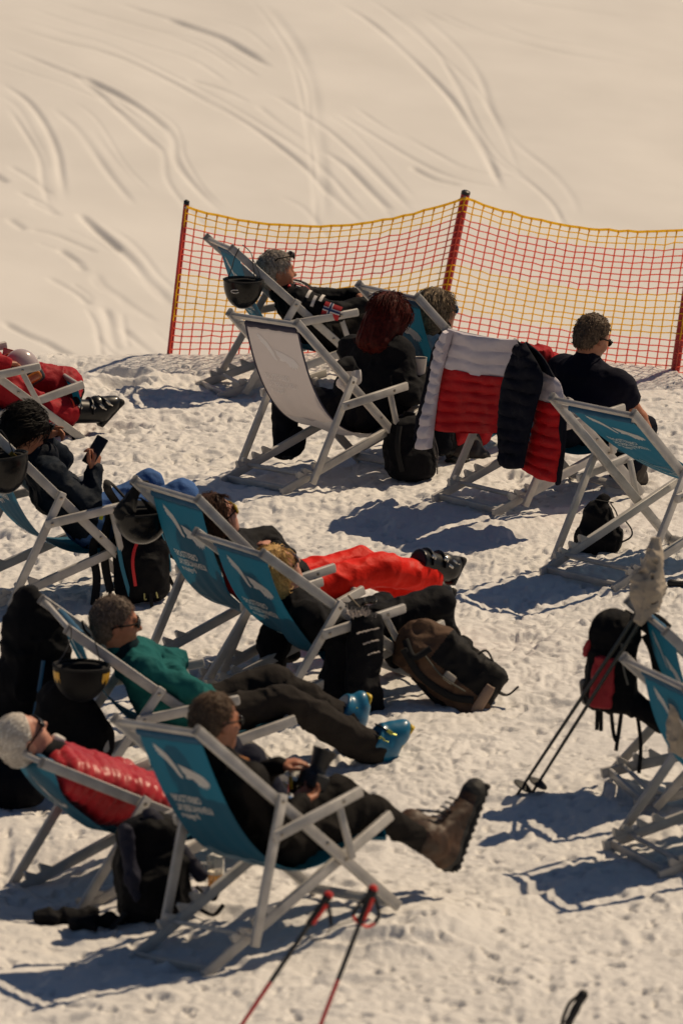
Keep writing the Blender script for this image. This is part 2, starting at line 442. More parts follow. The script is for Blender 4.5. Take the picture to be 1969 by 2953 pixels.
tracks = [  # polyline in photo pixels, width, depth
 ([(270,0),(400,40),(500,75),(560,110),(620,150)], .13, .10), ([(380,35),(440,55),(520,85),(600,130)], .12, .10),
 ([(130,0),(240,30),(380,70),(480,110),(560,165)], .10, .05),
 ([(0,50),(140,90),(250,120),(380,180),(480,235),(580,290),(690,370),(760,440),(810,490)], .10, .055),
 ([(0,105),(60,130),(150,170),(220,195),(300,235),(370,285),(400,320),(405,365),(450,420),(520,485)], .12, .07), ([(190,185),(260,215),(330,255),(385,300)], .14, .09),
 ([(160,170),(240,230),(310,290),(370,340)], .10, .06), ([(0,190),(60,230),(100,280),(130,340),(140,390),(150,450)], .10, .07),
 ([(605,0),(650,60),(690,120),(715,190),(728,280),(740,380),(745,500)], .16, .035),
 ([(775,0),(850,50),(940,130),(1010,200),(1060,260),(1110,340),(1150,430)], .10, .06),
 ([(960,30),(1050,110),(1100,180),(1130,260),(1180,330),(1260,400),(1310,460),(1330,510)], .11, .03),
 ([(1000,30),(1100,75),(1200,105),(1320,135),(1470,160)], .10, .035), ([(1170,0),(1260,20),(1440,50)], .10, .035),
 ([(430,180),(500,200),(575,235)], .10, .06), ([(590,240),(640,280),(700,320)], .11, .04),
 ([(630,215),(700,260),(770,310),(850,380),(940,470)], .11, .04), ([(740,340),(800,380),(850,430),(900,480)], .12, .07),
 ([(770,255),(860,310),(960,370),(1050,410),(1180,440)], .10, .035), ([(940,380),(1000,410),(1060,425)], .10, .06),
 ([(120,250),(180,300),(250,390),(310,460)], .11, .035), ([(20,370),(70,400),(120,440)], .10, .05), ([(40,430),(100,460),(140,490)], .10, .05),
 ([(-20,385),(15,410)], .14, .08), ([(180,480),(230,520),(280,560)], .12, .07), ([(640,440),(700,470),(760,540)], .1, .03)]
tracks = [([(a*K, b*K) for a, b in t], w, d) for t, w, d in tracks]
q_ = lambda L: [(a/2.613, 560+b/2.613) for a, b in L]
tracks += [(q_([(60,150),(130,200),(190,240)]), .13, .08), (q_([(200,230),(400,270),(560,330),(740,400)]), .11, .04),
 (q_([(600,140),(720,230),(850,320),(1000,450),(1100,580),(1200,680),(1300,790)]), .14, .09), (q_([(440,370),(560,450),(640,540)]), .12, .06),
 (q_([(720,540),(780,640),(900,720),(1000,800),(1200,920)]), .12, .05), (q_([(350,580),(500,660),(600,720),(680,800)]), .12, .05),
 (q_([(780,800),(820,900),(850,1050),(890,1150)]), .12, .07), (q_([(920,960),(1000,1040),(1100,1120),(1200,1190)]), .13, .08),
 (q_([(0,940),(200,1040),(350,1100),(450,1160),(560,1210)]), .14, .09), (q_([(230,30),(330,80),(420,130)]), .1, .05)]
_rt = np.random.RandomState(12); extra = []
for T, w, d in tracks:
    if len(T) < 4: continue
    for _ in range(2):
        o = _rt.uniform(-75, 75); s_ = _rt.uniform(.85, 1.2); c0 = np.mean(T, 0); i0 = _rt.randint(0, 2)
        extra.append(([(c0[0]+(a-c0[0])*s_+o+_rt.uniform(-8, 8), c0[1]+(b_-c0[1])*s_-o*.45+_rt.uniform(-8, 8)) for a, b_ in T[i0:]], _rt.uniform(.06, .10), _rt.uniform(.012, .035)))
tracks += extra
for ti, (T, w, dp) in enumerate(tracks):
    w *= .32; dp *= .50
    pts = spline([slope_px(a, b) for a, b in T], 6); dmin = np.full(len(x), 9., np.float32); along = np.zeros(len(x), np.float32); side_ = np.zeros(len(x), np.float32)
    P = np.array(pts); m0 = (x > P[:, 0].min()-.6) & (x < P[:, 0].max()+.6) & (y > P[:, 1].min()-1) & (y < P[:, 1].max()+1)
    xm, ym = x[m0], y[m0]; dm = np.full(len(xm), 9.); al = np.zeros(len(xm)); sd2 = np.zeros(len(xm)); s0 = 0; tot = np.sum(np.hypot(*np.diff(P[:, :2], axis=0).T))
    for a, b in zip(P[:-1], P[1:]):
        d = b[:2]-a[:2]; L = np.hypot(*d)
        t = np.clip(((xm-a[0])*d[0]+(ym-a[1])*d[1])/max(L*L, 1e-9), 0, 1)
        ex, ey_ = xm-a[0]-t*d[0], ym-a[1]-t*d[1]; dd = np.hypot(ex, ey_); k = dd < dm
        dm[k] = dd[k]; al[k] = (s0+t*L)[k]; sd2[k] = np.sign(d[0]*ey_-d[1]*ex)[k]; s0 += L
    fade = np.clip(np.minimum(al, tot-al)/max(.12*tot, .05), 0, 1)*(.55+.45*noise2(al*1.3, al*0+ti, 31))
    u = dm*sd2
    z[m0] += dp*fade*(-np.exp(-(u/w)**2)+.15*np.exp(-((u-1.7*w)/w)**2)*(.75+.25*noise2(xm*7, ym*7, 33)))
ii = np.arange(len(sx)*len(sy)).reshape(len(sx), len(sy))
Fq = np.stack([ii[:-1, :-1], ii[1:, :-1], ii[1:, 1:], ii[:-1, 1:]], -1).reshape(-1, 4)
g = link('ski_slope', mk_mesh('ski_slope', np.stack([x, y, z], 1), Fq, snow_far)); g['kind'] = 'structure'
g['label'] = 'snowy slope with ski tracks rising behind the fence'

# ------------------------------------------------------------------ safety fence
M_red = mat('fence_red', (.44, .012, .016), .5, var=.2, vscale=5, bump=.001, bscale=40)
M_cap = mat('black_plastic', (.012, .012, .014), .4)
M_hook = mat('pale_hook', (.6, .55, .5), .3)
n_red = mat('net_red', (.84, .26, .18), .6, trans=.6); n_yel = mat('net_yellow', (.92, .66, .05), .6, trans=.6)
fence = thing('safety_fence', 'red and yellow safety net on three red posts along the terrace edge', 'fence', at_y(900, 1025, 37.6))
fo = np.array(fence.location)
poles = [(at_y(489, 1027, 37.72), at_y(539, 580, 37.72), .017), (at_y(1250, 1010, 37.95), at_y(1343, 552, 37.95), .027), (at_y(1943, 1085, 37.1), at_y(2008, 640, 37.1), .027)]
for a, b, r in poles:
    m = MB(); d = unit(b-a); m.tube([a-d*.22, a, b-d*.02], [r, r, r], 16); p_ = m.obj('post', M_red, fence, world=fo)
    m = MB(); m.tube([b-d*.02, b, b+d*.008], [r*1.02, r*1.02, r*.5], 16); m.obj('post_cap', M_cap, p_, world=fo)
    m = MB(); c_ = b-d*.035+V(0, -r, 0); m.disc(c_, V(0, -1, 0), r*.42, .008, 12); m.obj('net_hook', M_hook, p_, world=fo)
def net(a0, a1, b0, b1, sag, nrow, ncol, seed):
    m = MB(); rng = np.random.RandomState(seed)
    rowc = []
    for i in range(nrow):
        t = i/(nrow-1); rowc.append(1 if t < .11 or (.44 < t < .74) else 0)
    G_ = np.zeros((nrow, ncol+1, 3))
    for i in range(nrow):
        t = i/(nrow-1); A = a1+(a0-a1)*t; B = b1+(b0-b1)*t
        for j in range(ncol+1):
            u = j/ncol; s = sag*(1-.92*t)*4*u*(1-u)
            G_[i, j] = A+(B-A)*u+V(0, -.05*4*u*(1-u)+.006*rng.randn(), -s+.0025*rng.randn())
    for i in range(nrow):
        m.tube(list(G_[i]), .0075 if i == 0 else .0035, 4, rowc[i], up=(0, -1, .2), flat=.7)
    for j in range(ncol+1):
        i = 0
        while i < nrow-1:
            k = i
            while k < nrow-1 and rowc[k+1] == rowc[i]: k += 1
            k = min(k+1, nrow-1) if k < nrow-1 else k
            m.tube(list(G_[i:k+1, j]), .0040, 4, rowc[i], up=(0, -1, .1), flat=.5); i = k
    for j in range(0, ncol, 1):                                 # clips on the top rope
        m.tube([G_[0, j]+V(0, 0, .004), G_[0, j]+V(0, 0, -.02)], .0045, 4, 1)
    m.obj('net', [n_red, n_yel], fence, world=fo)
d0 = poles[0][1]-poles[0][0]; d1 = poles[1][1]-poles[1][0]; d2 = poles[2][1]-poles[2][0]
e = V(0, -.03, 0)
net(poles[0][0]+e+d0*.01, poles[0][1]+e-d0*.03, poles[1][0]+e+d1*.05, poles[1][1]+e-d1*.035, .135, 23, 27, 1)
net(poles[1][0]+e+d1*.05, poles[1][1]+e-d1*.035, poles[2][0]+e+d2*.03, poles[2][1]+e-d2*.04, .075, 23, 24, 2)
pr = poles[2]; net(pr[0]+e+d2*.03, pr[1]+e-d2*.04, pr[0]+V(1.4, .1, .05), pr[1]+V(1.4, .1, 0), .1, 23, 27, 3)
# ------------------------------------------------------------------ where each person's joints are
def J_N():
    k = 'N'; return dict(k=k, head=PX(k,622,2082,.0), neck=PX(k,628,2192,.0), chest=PX(k,690,2318,0), pel=LC_(k,-.12,0,.36),
      shR=PX(k,722,2255,-.18), shL=PX(k,585,2205,.17), elR=PX(k,800,2400,-.24), wrR=PX(k,868,2312,-.10), haR=PX(k,918,2280,-.05),
      elL=PX(k,735,2250,.24), wrL=PX(k,800,2208,.12), haL=PX(k,872,2192,.06),
      knR=PX(k,1075,2335,-.15), anR=PX(k,1232,2438,-.15), heR=PX(k,1300,2516,-.15), toR=PX(k,1394,2260,-.13),
      knL=PX(k,975,2285,.12), anL=PX(k,1200,2415,.02), heL=PX(k,1268,2492,.0), toL=PX(k,1338,2345,.02),
      f=(.96,-.02,-.18), up=(.16,0,.98))
def J_T():
    k = 'T'; return dict(k=k, head=PX(k,335,1795,0), neck=PX(k,362,1885,0), chest=PX(k,450,1990,0), pel=LC_(k,-.04,0,.30),
      shR=PX(k,415,1935,-.18), shL=PX(k,400,1882,.17), elR=PX(k,545,1990,-.25), wrR=PX(k,500,1935,-.02), haR=PX(k,470,1912,.08),
      elL=PX(k,505,1905,.22), wrL=PX(k,490,1952,.0), haL=PX(k,455,1962,-.05),
      knR=PX(k,835,2020,-.13), anR=PX(k,1055,2150,-.13), heR=PX(k,1116,2212,-.13), toR=PX(k,1190,2098,-.10),
      knL=PX(k,780,1962,.12), anL=PX(k,992,2078,.12), heL=PX(k,1042,2115,.12), toL=PX(k,1068,2006,.14),
      f=(.98,-.12,-.02), up=(.02,0,1))
def J_G():
    k = 'G'; return dict(k=k, head=PX(k,66,2128,0), neck=PX(k,140,2190,0), chest=PX(k,270,2270,0), pel=LC_(k,-.12,0,.28),
      shR=PX(k,222,2250,-.16), shL=PX(k,175,2200,.17), elR=PX(k,395,2292,-.17), wrR=PX(k,500,2315,-.12), haR=PX(k,560,2345,-.15),
      elL=PX(k,350,2235,.22), wrL=PX(k,470,2290,.12), haL=PX(k,520,2310,.1),
      knR=LC_(k,.24,-.12,.44), anR=LC_(k,.42,-.12,.10), heR=LC_(k,.40,-.12,.06), toR=LC_(k,.6,-.12,.06),
      knL=LC_(k,.24,.12,.44), anL=LC_(k,.42,.12,.10), heL=LC_(k,.40,.12,.06), toL=LC_(k,.6,.12,.06),
      f=(.80,-.10,.58), up=(-.58,0,.80))
def J_L():
    k = 'L'; return dict(k=k, head=PX(k,78,1238,0), neck=PX(k,105,1330,0), chest=PX(k,165,1420,0), pel=LC_(k,-.04,0,.34),
      shR=PX(k,150,1372,-.17), shL=PX(k,100,1340,.16), elR=PX(k,262,1462,-.24), wrR=PX(k,272,1360,-.14), haR=PX(k,275,1318,-.12),
      elL=PX(k,178,1322,.16), wrL=PX(k,122,1268,.06), haL=PX(k,118,1228,.03),
      knR=PX(k,528,1424,-.13), anR=PX(k,515,1580,-.13), heR=PX(k,505,1610,-.13), toR=PX(k,575,1612,-.13),
      knL=PX(k,430,1396,.13), anL=PX(k,455,1560,.14), heL=PX(k,445,1590,.14), toL=PX(k,520,1585,.14),
      f=(.80,-.20,-.58), up=(.52,0,.85))
def J_TL():
    k = 'TL'; return dict(k=k, head=LC_(k,-.62,.02,1.0), neck=LC_(k,-.56,.02,.84), chest=LC_(k,-.36,0,.62), pel=LC_(k,-.17,0,.33),
      shR=LC_(k,-.50,-.17,.78), shL=LC_(k,-.50,.18,.78), elR=LC_(k,-.36,-.22,.50), wrR=LC_(k,-.14,-.14,.44), haR=LC_(k,-.07,-.12,.43),
      elL=LC_(k,-.30,.25,.62), wrL=PX(k,4,1055,.14), haL=PX(k,14,1040,.12),
      knR=PX(k,112,1188,-.19), anR=PX(k,238,1190,-.16), heR=PX(k,290,1232,-.14), toR=PX(k,355,1160,-.12),
      knL=PX(k,188,1108,.13), anL=PX(k,178,1245,-.2), heL=PX(k,150,1300,-.22), toL=PX(k,235,1262,-.2),
      f=(.97,0,-.2), up=(.2,0,.97))
def J_M1():
    k = 'M1'; return dict(k=k, head=PX(k,622,1492,0), neck=PX(k,650,1575,0), chest=PX(k,730,1660,0), pel=LC_(k,-.04,0,.34),
      shR=PX(k,718,1622,-.17), shL=PX(k,672,1570,.17), elR=PX(k,860,1652,-.25), wrR=PX(k,800,1588,-.06), haR=PX(k,770,1570,.0),
      elL=PX(k,775,1555,.23), wrL=PX(k,825,1600,.08), haL=PX(k,840,1620,.02),
      knR=PX(k,1100,1640,-.12), anR=PX(k,1240,1668,-.10), heR=PX(k,1300,1690,-.10), toR=PX(k,1335,1615,-.08),
      knL=PX(k,1035,1622,.12), anL=PX(k,1225,1722,.02), heL=PX(k,1292,1760,.02), toL=PX(k,1310,1705,.04),
      f=(.90,-.15,.42), up=(-.40,0,.92))
def J_M2():
    k = 'M2'; return dict(k=k, head=PX(k,800,1642,0), neck=PX(k,835,1722,0), chest=PX(k,900,1790,0), pel=LC_(k,-.10,0,.28),
      shR=PX(k,890,1775,-.17), shL=PX(k,850,1715,.16), elR=PX(k,975,1880,-.24), wrR=PX(k,1065,1825,-.12), haR=PX(k,1098,1812,-.08),
      elL=PX(k,930,1760,.22), wrL=PX(k,1025,1765,.10), haL=PX(k,1055,1762,.06),
      knR=PX(k,1262,1735,-.14), anR=PX(k,1300,1900,-.14), heR=PX(k,1290,1940,-.14), toR=PX(k,1370,1935,-.14),
      knL=PX(k,1100,1755,.10), anL=PX(k,1150,1900,.10), heL=PX(k,1140,1930,.1), toL=PX(k,1210,1930,.1),
      f=(.82,-.18,.54), up=(-.52,0,.85))
def J_FB():
    k = 'FB'; return dict(k=k, head=PX(k,798,782,0), neck=PX(k,818,848,0), chest=PX(k,880,920,0), pel=LC_(k,-.02,0,.32),
      shR=PX(k,868,868,-.18), shL=PX(k,845,845,.17), elR=PX(k,965,902,-.28), wrR=PX(k,1060,874,-.24), haR=PX(k,1085,872,-.2),
      elL=PX(k,925,860,.26), wrL=PX(k,1020,852,.22), haL=PX(k,1050,850,.2),
      knR=LC_(k,.40,-.12,.44), anR=LC_(k,.56,-.12,.12), heR=LC_(k,.54,-.12,.05), toR=LC_(k,.74,-.12,.05),
      knL=LC_(k,.40,.12,.44), anL=LC_(k,.56,.12,.12), heL=LC_(k,.54,.12,.05), toL=LC_(k,.74,.12,.05),
      f=(.97,-.02,.05), up=(-.05,0,1))
def J_W():
    k = 'W'; return dict(k=k, head=PX(k,1122,905,0), neck=PX(k,1100,985,0), chest=PX(k,1075,1110,0), pel=LC_(k,-.02,0,.33),
      shR=PX(k,1150,1020,-.10), shL=PX(k,1020,1010,.20), elR=PX(k,1180,1138,-.22), wrR=PX(k,1224,1094,-.17), haR=PX(k,1222,1068,-.15),
      elL=PX(k,1085,1120,.30), wrL=PX(k,1205,1100,.24), haL=PX(k,1215,1078,.2),
      knR=LC_(k,.42,-.12,.46), anR=LC_(k,.50,-.12,.10), heR=LC_(k,.46,-.12,.05), toR=LC_(k,.68,-.12,.05),
      knL=PX(k,822,1130,.42), anL=PX(k,818,1295,.42), heL=PX(k,812,1318,.42), toL=PX(k,850,1322,.36),
      f=(.80,.10,-.45), up=(.36,0,.93))
def J_FR():
    k = 'FR'; return dict(k=k, head=PX(k,1262,896,0), neck=PX(k,1262,965,0), chest=PX(k,1310,1050,0), pel=LC_(k,-.04,0,.34),
      shR=PX(k,1310,1000,-.17), shL=PX(k,1260,975,.17), elR=PX(k,1390,1080,-.24), wrR=PX(k,1470,1060,-.15), haR=PX(k,1500,1060,-.12),
      elL=PX(k,1350,1030,.24), wrL=PX(k,1440,1030,.15), haL=PX(k,1470,1030,.12),
      knR=PX(k,1325,1190,-.26), anR=PX(k,1310,1300,-.32), heR=PX(k,1290,1330,-.32), toR=PX(k,1345,1338,-.34),
      knL=PX(k,1390,1180,-.12), anL=PX(k,1362,1300,-.22), heL=PX(k,1330,1335,-.26), toL=PX(k,1412,1340,-.28),
      f=(.93,-.05,.0), up=(0,0,1))
def J_J():
    k = 'J'; return dict(k=k, head=PX(k,1708,972,0), neck=PX(k,1690,1050,0), chest=PX(k,1690,1170,0), pel=LC_(k,-.14,0,.38),
      shR=PX(k,1782,1108,-.18), shL=PX(k,1622,1068,.18), elR=PX(k,1846,1205,-.24), wrR=PX(k,1880,1275,-.10), haR=PX(k,1888,1285,-.06),
      elL=PX(k,1700,1180,.26), wrL=PX(k,1810,1230,.16), haL=PX(k,1840,1240,.12),
      knR=PX(k,1850,1240,-.12), anR=PX(k,1815,1370,-.05), heR=PX(k,1790,1395,-.05), toR=PX(k,1860,1395,-.05),
      knL=PX(k,1820,1215,.14), anL=PX(k,1790,1350,.14), heL=PX(k,1765,1380,.14), toL=PX(k,1835,1385,.14),
      f=(.86,.06,-.36), up=(.34,0,.94))
# ------------------------------------------------------------------ people
M_skin = mat('skin', (.46, .215, .135), .5, var=.12, vscale=30, bump=.0008, bscale=140, spec=.35)
M_skin2 = mat('tanned_skin', (.40, .165, .092), .5, var=.14, vscale=30, bump=.0008, bscale=140, spec=.35)
M_skin3 = mat('fair_skin', (.56, .27, .19), .5, var=.12, vscale=30, bump=.0008, bscale=140, spec=.35)
M_glass = mat('dark_lens', (.004, .004, .005), .12, spec=.3)
M_frame = mat('black_frame', (.005, .005, .006), .6, spec=.1)
M_mirror = mat('mirror_lens', (.02, .16, .42), .06, metal=.85)
M_amber = mat('yellow_lens', (.45, .33, .02), .1, metal=.5)
M_lip = mat('lip', (.30, .09, .075), .5)
M_eye = mat('eye', (.02, .015, .012), .2)

def cloth(name, col, rough=.9, bump=.006, bs=26, var=.16, sheen=0., spec=.12):
    return mat(name, col, rough, bump=bump, bscale=bs, var=var, vscale=7, spec=spec, sheen=sheen)
def folds(seed, amp=.010, fr=9., amp2=.004, fr2=26., ax=None):
    def f(p):
        q = p*fr+.35
        if ax is not None: q = q+np.outer(p @ unit(ax), unit(ax))*fr*1.6
        a = noise(q+.7*noise(p*5, seed+3)[:, None], seed); b = noise(p*fr2+.5*a[:, None], seed+1)
        return amp*1.25*(.75-np.sqrt(np.abs(a))*1.5)*-1+amp2*1.3*(np.abs(b)*2-.7)
    return f
def quilt(p0, ax, step, amp, seed):
    ax = unit(ax)
    def f(p):
        t = (p-p0) @ ax+.006*noise(p*14, seed); s = np.abs(np.sin(math.pi*t/step))
        return amp*(.6-np.sqrt(s))+.0045*noise(p*24, seed+5)+.003*noise(p*55, seed+6)
    return f

def head_frame(J):
    R = FR_[J['k']][0]; f = unit(R @ V(*J['f'])); u = R @ V(*J['up']); u = unit(u-f*np.dot(u, f)); r = np.cross(f, u); return f, u, r
def hand(s, w, d, n, t, curl=(.35, .4, .45, .55), sc=.92, thumb=.7):
    d = unit(d); n = unit(n-d*np.dot(n, d)); t = unit(t-d*np.dot(t, d)-n*np.dot(t, n))
    k = .008
    s.cap(w-d*.03, w+d*.012*sc, .026*sc, .026*sc, .02)
    for i, (o, L) in enumerate(((.030, .072), (.010, .080), (-.010, .075), (-.029, .060))):
        a = w+d*.012+t*o*.7*sc; b = w+d*(.088-.006*abs(i-1))*sc+t*o*sc
        s.cap(a, b, .0145*sc, .0115*sc, .014)
        ang = 0; p = b; spread = t*(1.5-i)*.07
        for q, (fl, rr) in enumerate(((.45, .0098), (.31, .0090), (.24, .0080))):
            ang += curl[i]*(1.0, 1.15, .8)[q]; dd = unit(d*math.cos(ang)-n*math.sin(ang)+spread)
            e = p+dd*L*fl*sc; s.cap(p, e, rr*sc, rr*.92*sc, .005); p = e
    a = w+d*.022*sc+t*.022*sc; b = a+unit(d*.62+t*.72-n*.30)*.045*sc; c = b+unit(d*.95+t*(.55-thumb)-n*.35*thumb)*.034*sc; e = c+unit(d*.95+t*(.3-thumb)-n*.45*thumb)*.026*sc
    s.cap(a, b, .0155*sc, .0125*sc, .012); s.cap(b, c, .0112*sc, .0105*sc, .005); s.cap(c, e, .0102*sc, .008*sc, .005)

def skin_body(s, J, g=.92, hands=('L', 'R'), hs={}, bare=False, hd=1.0):
    f, u, r = head_frame(J); c = J['head']; h = hd
    s.ell(c+(u*.022-f*.012)*h, V(.098, .077, .096)*h, np.stack([f, r, u], 1), .02)
    s.ell(c+(f*.022-u*.045)*h, V(.070, .059, .078)*h, np.stack([f, r, u], 1), .035)
    s.ell(c+(f*.060-u*.096)*h, V(.026, .027, .021)*h, np.stack([f, r, u], 1), .028)
    s.cap(c+(f*.084+u*.006)*h, c+(f*.108-u*.030)*h, .0085*h, .0125*h, .012)
    s.cap(c+(f*.092-u*.034+r*.012)*h, c+(f*.092-u*.034-r*.012)*h, .009*h, .009*h, .008)
    s.cap(c+(f*.080+u*.024+r*.03)*h, c+(f*.080+u*.024-r*.03)*h, .012*h, .012*h, .014)
    for q in (-1, 1):
        s.ell(c+(f*.052-u*.028+r*q*.038)*h, V(.026, .022, .026)*h, np.stack([f, r, u], 1), .03)
        s.ell(c+(f*.100+u*.003+r*q*.031)*h, V(.016, .016, .012)*h, np.stack([f, r, u], 1), .012, sub=True)
        s.ell(c+(f*.082+u*.002+r*q*.031)*h, V(.012, .012, .012)*h, None, .004)
        e = np.stack([unit(f+r*q*.35), unit(r*q-f*.35), u], 1)
        s.ell(c+(-f*.008-u*.016+r*q*.080)*h, V(.019, .008, .031)*h, e, .010)
        s.ell(c+(-f*.004-u*.014+r*q*.091)*h, V(.009, .006, .016)*h, e, .006, sub=True)
    s.cap(c+(f*.084-u*.060+r*.019)*h, c+(f*.084-u*.060-r*.019)*h, .0075*h, .0075*h, .007)
    s.cap(c+(f*.081-u*.073+r*.016)*h, c+(f*.081-u*.073-r*.016)*h, .0078*h, .0078*h, .007)
    nb = J['neck']; s.cap(nb, c-u*.06-f*.022, .056*g, .052*g, .035)
    lat = unit(J['shR']-J['shL']); ch, pl = J['chest'], J['pel']
    s.cap(nb-unit(nb-ch)*.04, ch, .07*g, .085*g, .04); s.cap(ch, pl, .085*g, .085*g, .04)
    s.cap(J['shL'], J['shR'], .045*g, .045*g, .04)
    for q in 'LR':
        sg = 1 if q == 'R' else -1; hip = pl+lat*sg*.08
        s.cap(J['sh'+q], J['el'+q], .044*g, .038*g, .03); s.cap(J['el'+q], J['wr'+q], .040*g, .027*g, .02)
        s.cap(hip, J['kn'+q], .065*g, .050*g, .04); s.cap(J['kn'+q], J['kn'+q]+(J['an'+q]-J['kn'+q])*.5, .046*g, .036*g, .03)
        if q in hands:
            H = hs.get(q, {}); d = J['ha'+q]-J['wr'+q]
            hand(s, J['wr'+q], H.get('d', d), H.get('n', V(0, 0, 1)), H.get('t', -lat*sg), H.get('curl', (.35, .4, .45, .55)), .95, H.get('thumb', .7))

def hair(J, style, m, parent, o, seed=0, hd=1.0, tuft=420, tl=.035, flow=None, rnd=.22, lift_=1.):
    f, u, r = head_frame(J); c = J['head']; s = SDF(); B = np.stack([f, r, u], 1); h = hd
    hk = .955 if style in ('short', 'crop') else 1.; s.ell(c+(u*.025-f*.015)*h, V(.108, .088, .106)*h*hk, B, .01)
    if style == 'short':
        s.ell(c+(-f*.045-u*.035)*h, V(.066, .070, .072)*h, B, .03)
        s.cut(c+(f*.074+u*.074)*h, f*.80-u*.60); s.cut(c+(-f*.06-u*.085)*h, -u+f*.5)
        for q in (-1, 1): s.ell(c+(f*.004-u*.030+r*q*.088)*h, V(.030, .026, .036)*h, B, .01, sub=True)
    elif style == 'crop':
        s.ell(c+(-f*.045-u*.035)*h, V(.066, .069, .072)*h, B, .03)
        s.cut(c+(f*.060+u*.080)*h, f*.80-u*.60); s.cut(c+(-f*.06-u*.075)*h, -u+f*.5)
        for q in (-1, 1): s.ell(c+(f*.004-u*.030+r*q*.088)*h, V(.030, .026, .036)*h, B, .01, sub=True)
    elif style == 'bob':                                      # grey blond, to the nape
        s.ell(c+(-f*.035-u*.03)*h, V(.090, .092, .115)*h, B, .03)
        s.cut(c+(f*.066+u*.064)*h, f*.86-u*.5); s.cut(c+(-u*.13)*h, -u)
    elif style == 'long':                                     # dark red, below the shoulders' top
        s.ell(c+(-f*.03-u*.05)*h, V(.098, .112, .135)*h, B, .04); s.ell(c+(-f*.04-u*.13)*h, V(.080, .112, .13)*h, B, .05); s.cap(c+(-f*.04-u*.20+r*.05)*h, c+(-f*.04-u*.20-r*.05)*h, .055, .055, .05)
        s.ell(c+(f*.05+u*.06+r*.03)*h, V(.05, .06, .045)*h, B, .03)
        for q in (-1, 1): s.cap(c+(f*.035+u*.02+r*q*.088)*h, c+(f*.045-u*.20+r*q*.092)*h, .034*h, .028*h, .03)
        s.cut(c+(f*.085+u*.03)*h, f*.96-u*.25)
    elif style == 'back':                                     # dark hair drawn down the neck
        s.ell(c+(-f*.045-u*.045)*h, V(.085, .092, .118)*h, B, .04); s.cap(c+(-f*.055-u*.08)*h, c+(-f*.06-u*.20)*h, .07*h, .05*h, .05)
        for q in (-1, 1): s.cap(c+(f*.045+u*.06+r*q*.070)*h, c+(-f*.01-u*.0+r*q*.088)*h, .028*h, .020*h, .03)
        s.cut(c+(f*.084+u*.050)*h, f*.86-u*.5)
    da = .4 if (style in ('short', 'crop') and rnd < .5) else 1.
    def dsp(p):
        q = (p-c) @ B; rad = np.sqrt(q[:, 0]**2+q[:, 2]**2); an = np.arctan2(q[:, 2], q[:, 0])
        w = np.stack([rad*14, q[:, 1]*95, an*2.0], 1)+.5*noise(p*22, seed)[:, None]
        return da*.0055*noise(w, seed+1)+da*.0028*noise(p*32, seed+2)+.0025*noise(np.stack([rad*30, q[:, 1]*190, an*4], 1), seed+4)
    P, Q = s.mesh(.005, dsp)
    ob = link('hair', mk_mesh('hair', P-o, Q, m), parent)
    if tuft:
        rng = np.random.RandomState(seed+9); mb = MB()
        lite = m.copy(); lite.name = m.name+'_light'
        for nd in lite.node_tree.nodes:
            if nd.type == 'VALTORGB':
                for el in nd.color_ramp.elements: el.color = tuple(min(1, v*1.75) for v in el.color[:3])+(1,)
        for i in rng.choice(len(P), min(len(P), tuft*2), replace=False):
            p = P[i]; q = (p-c) @ B
            if q[2] < -.10*h and style in ('short', 'crop'): continue
            n_ = unit(p-c+f*.015); top = max(0, np.dot(n_, u))
            fl = {'short': -u*1.0+f*(.9*top)-f*.1, 'crop': -u*.8+f*(1.1*top), 'bob': -u*1.0-f*.35*top+r*np.sign(q[1])*.5*top, 'long': -u*1.1-f*.2*top+r*np.sign(q[1]+.02)*.7*top, 'back': -u*.6-f*.9*top}[style]
            if style in ('short', 'crop') and abs(q[1]) > .062 and q[2] < -.0 and q[0] > -.045: continue
            if flow is not None: fl = f*flow[0]+u*flow[2]+r*flow[1]
            fl = fl+rng.randn(3)*rnd; fl = unit(fl-n_*np.dot(fl, n_)); L = tl*(.62 if style in ('short', 'crop') else 1)*rng.uniform(.6, 1.5); lf = rng.uniform(.02, .30)*lift_
            w = rng.uniform(.0013, .0026)
            p1 = p+fl*L*.5+n_*(L*lf*.5-.08*L*.5); p2 = p+fl*L+n_*(L*lf-.35*L)
            mb.tube([p-n_*.003, p1, p2], [w, w*.9, .0005], 4, int(rng.rand() < .38))
        mb.obj('hair_strands', [m, lite], ob, world=o)['kind'] = 'stuff'
    return ob

def jacket(J, name, m, parent, o, g=.92, puff=1., collar=.066, disp=None, sleeves=('L', 'R'), sl=1., hem=.0, h=.0085, slk=1.0, ends=None):
    s = SDF(); lat = unit(J['shR']-J['shL']); nb, ch, pl = J['neck'], J['chest'], J['pel']; up = unit(nb-ch)
    for q in (-1, 1):
        s.cap(pl+lat*q*.07, ch+lat*q*.075, .105*g*puff, .115*g*puff, .07); s.cap(ch+lat*q*.075, nb-up*.075+lat*q*.075, .112*g*puff, .085*g*puff, .06)
    s.cap(J['shL'], J['shR'], .070*g*puff, .070*g*puff, .05); s.cap(nb-up*.05, nb, .095*g, .07*g, .05)
    if collar: s.cap(nb-up*.01, nb+up*.035, collar+.008, collar, .015)
    for q in sleeves:
        e = J['el'+q]; w = J['wr'+q]
        e2 = e if sl > 0 else J['sh'+q]+(e-J['sh'+q])*.42; s.cap(J['sh'+q], e2, .070*g*puff*slk*(1 if sl > 0 else .9), .058*g*puff*slk, .05)
        if sl > 0: s.cap(e, e+(w-e)*sl, .059*g*puff*slk, .043*g*puff*slk, .03)
        if ends is not None and sl > .9: s.cap(w-(w-e)*.12, w+unit(w-e)*.006, .044*g*puff, .044*g*puff, .01)
    return solid(name, s, h, m, parent, o, disp if disp is not None else folds(3))
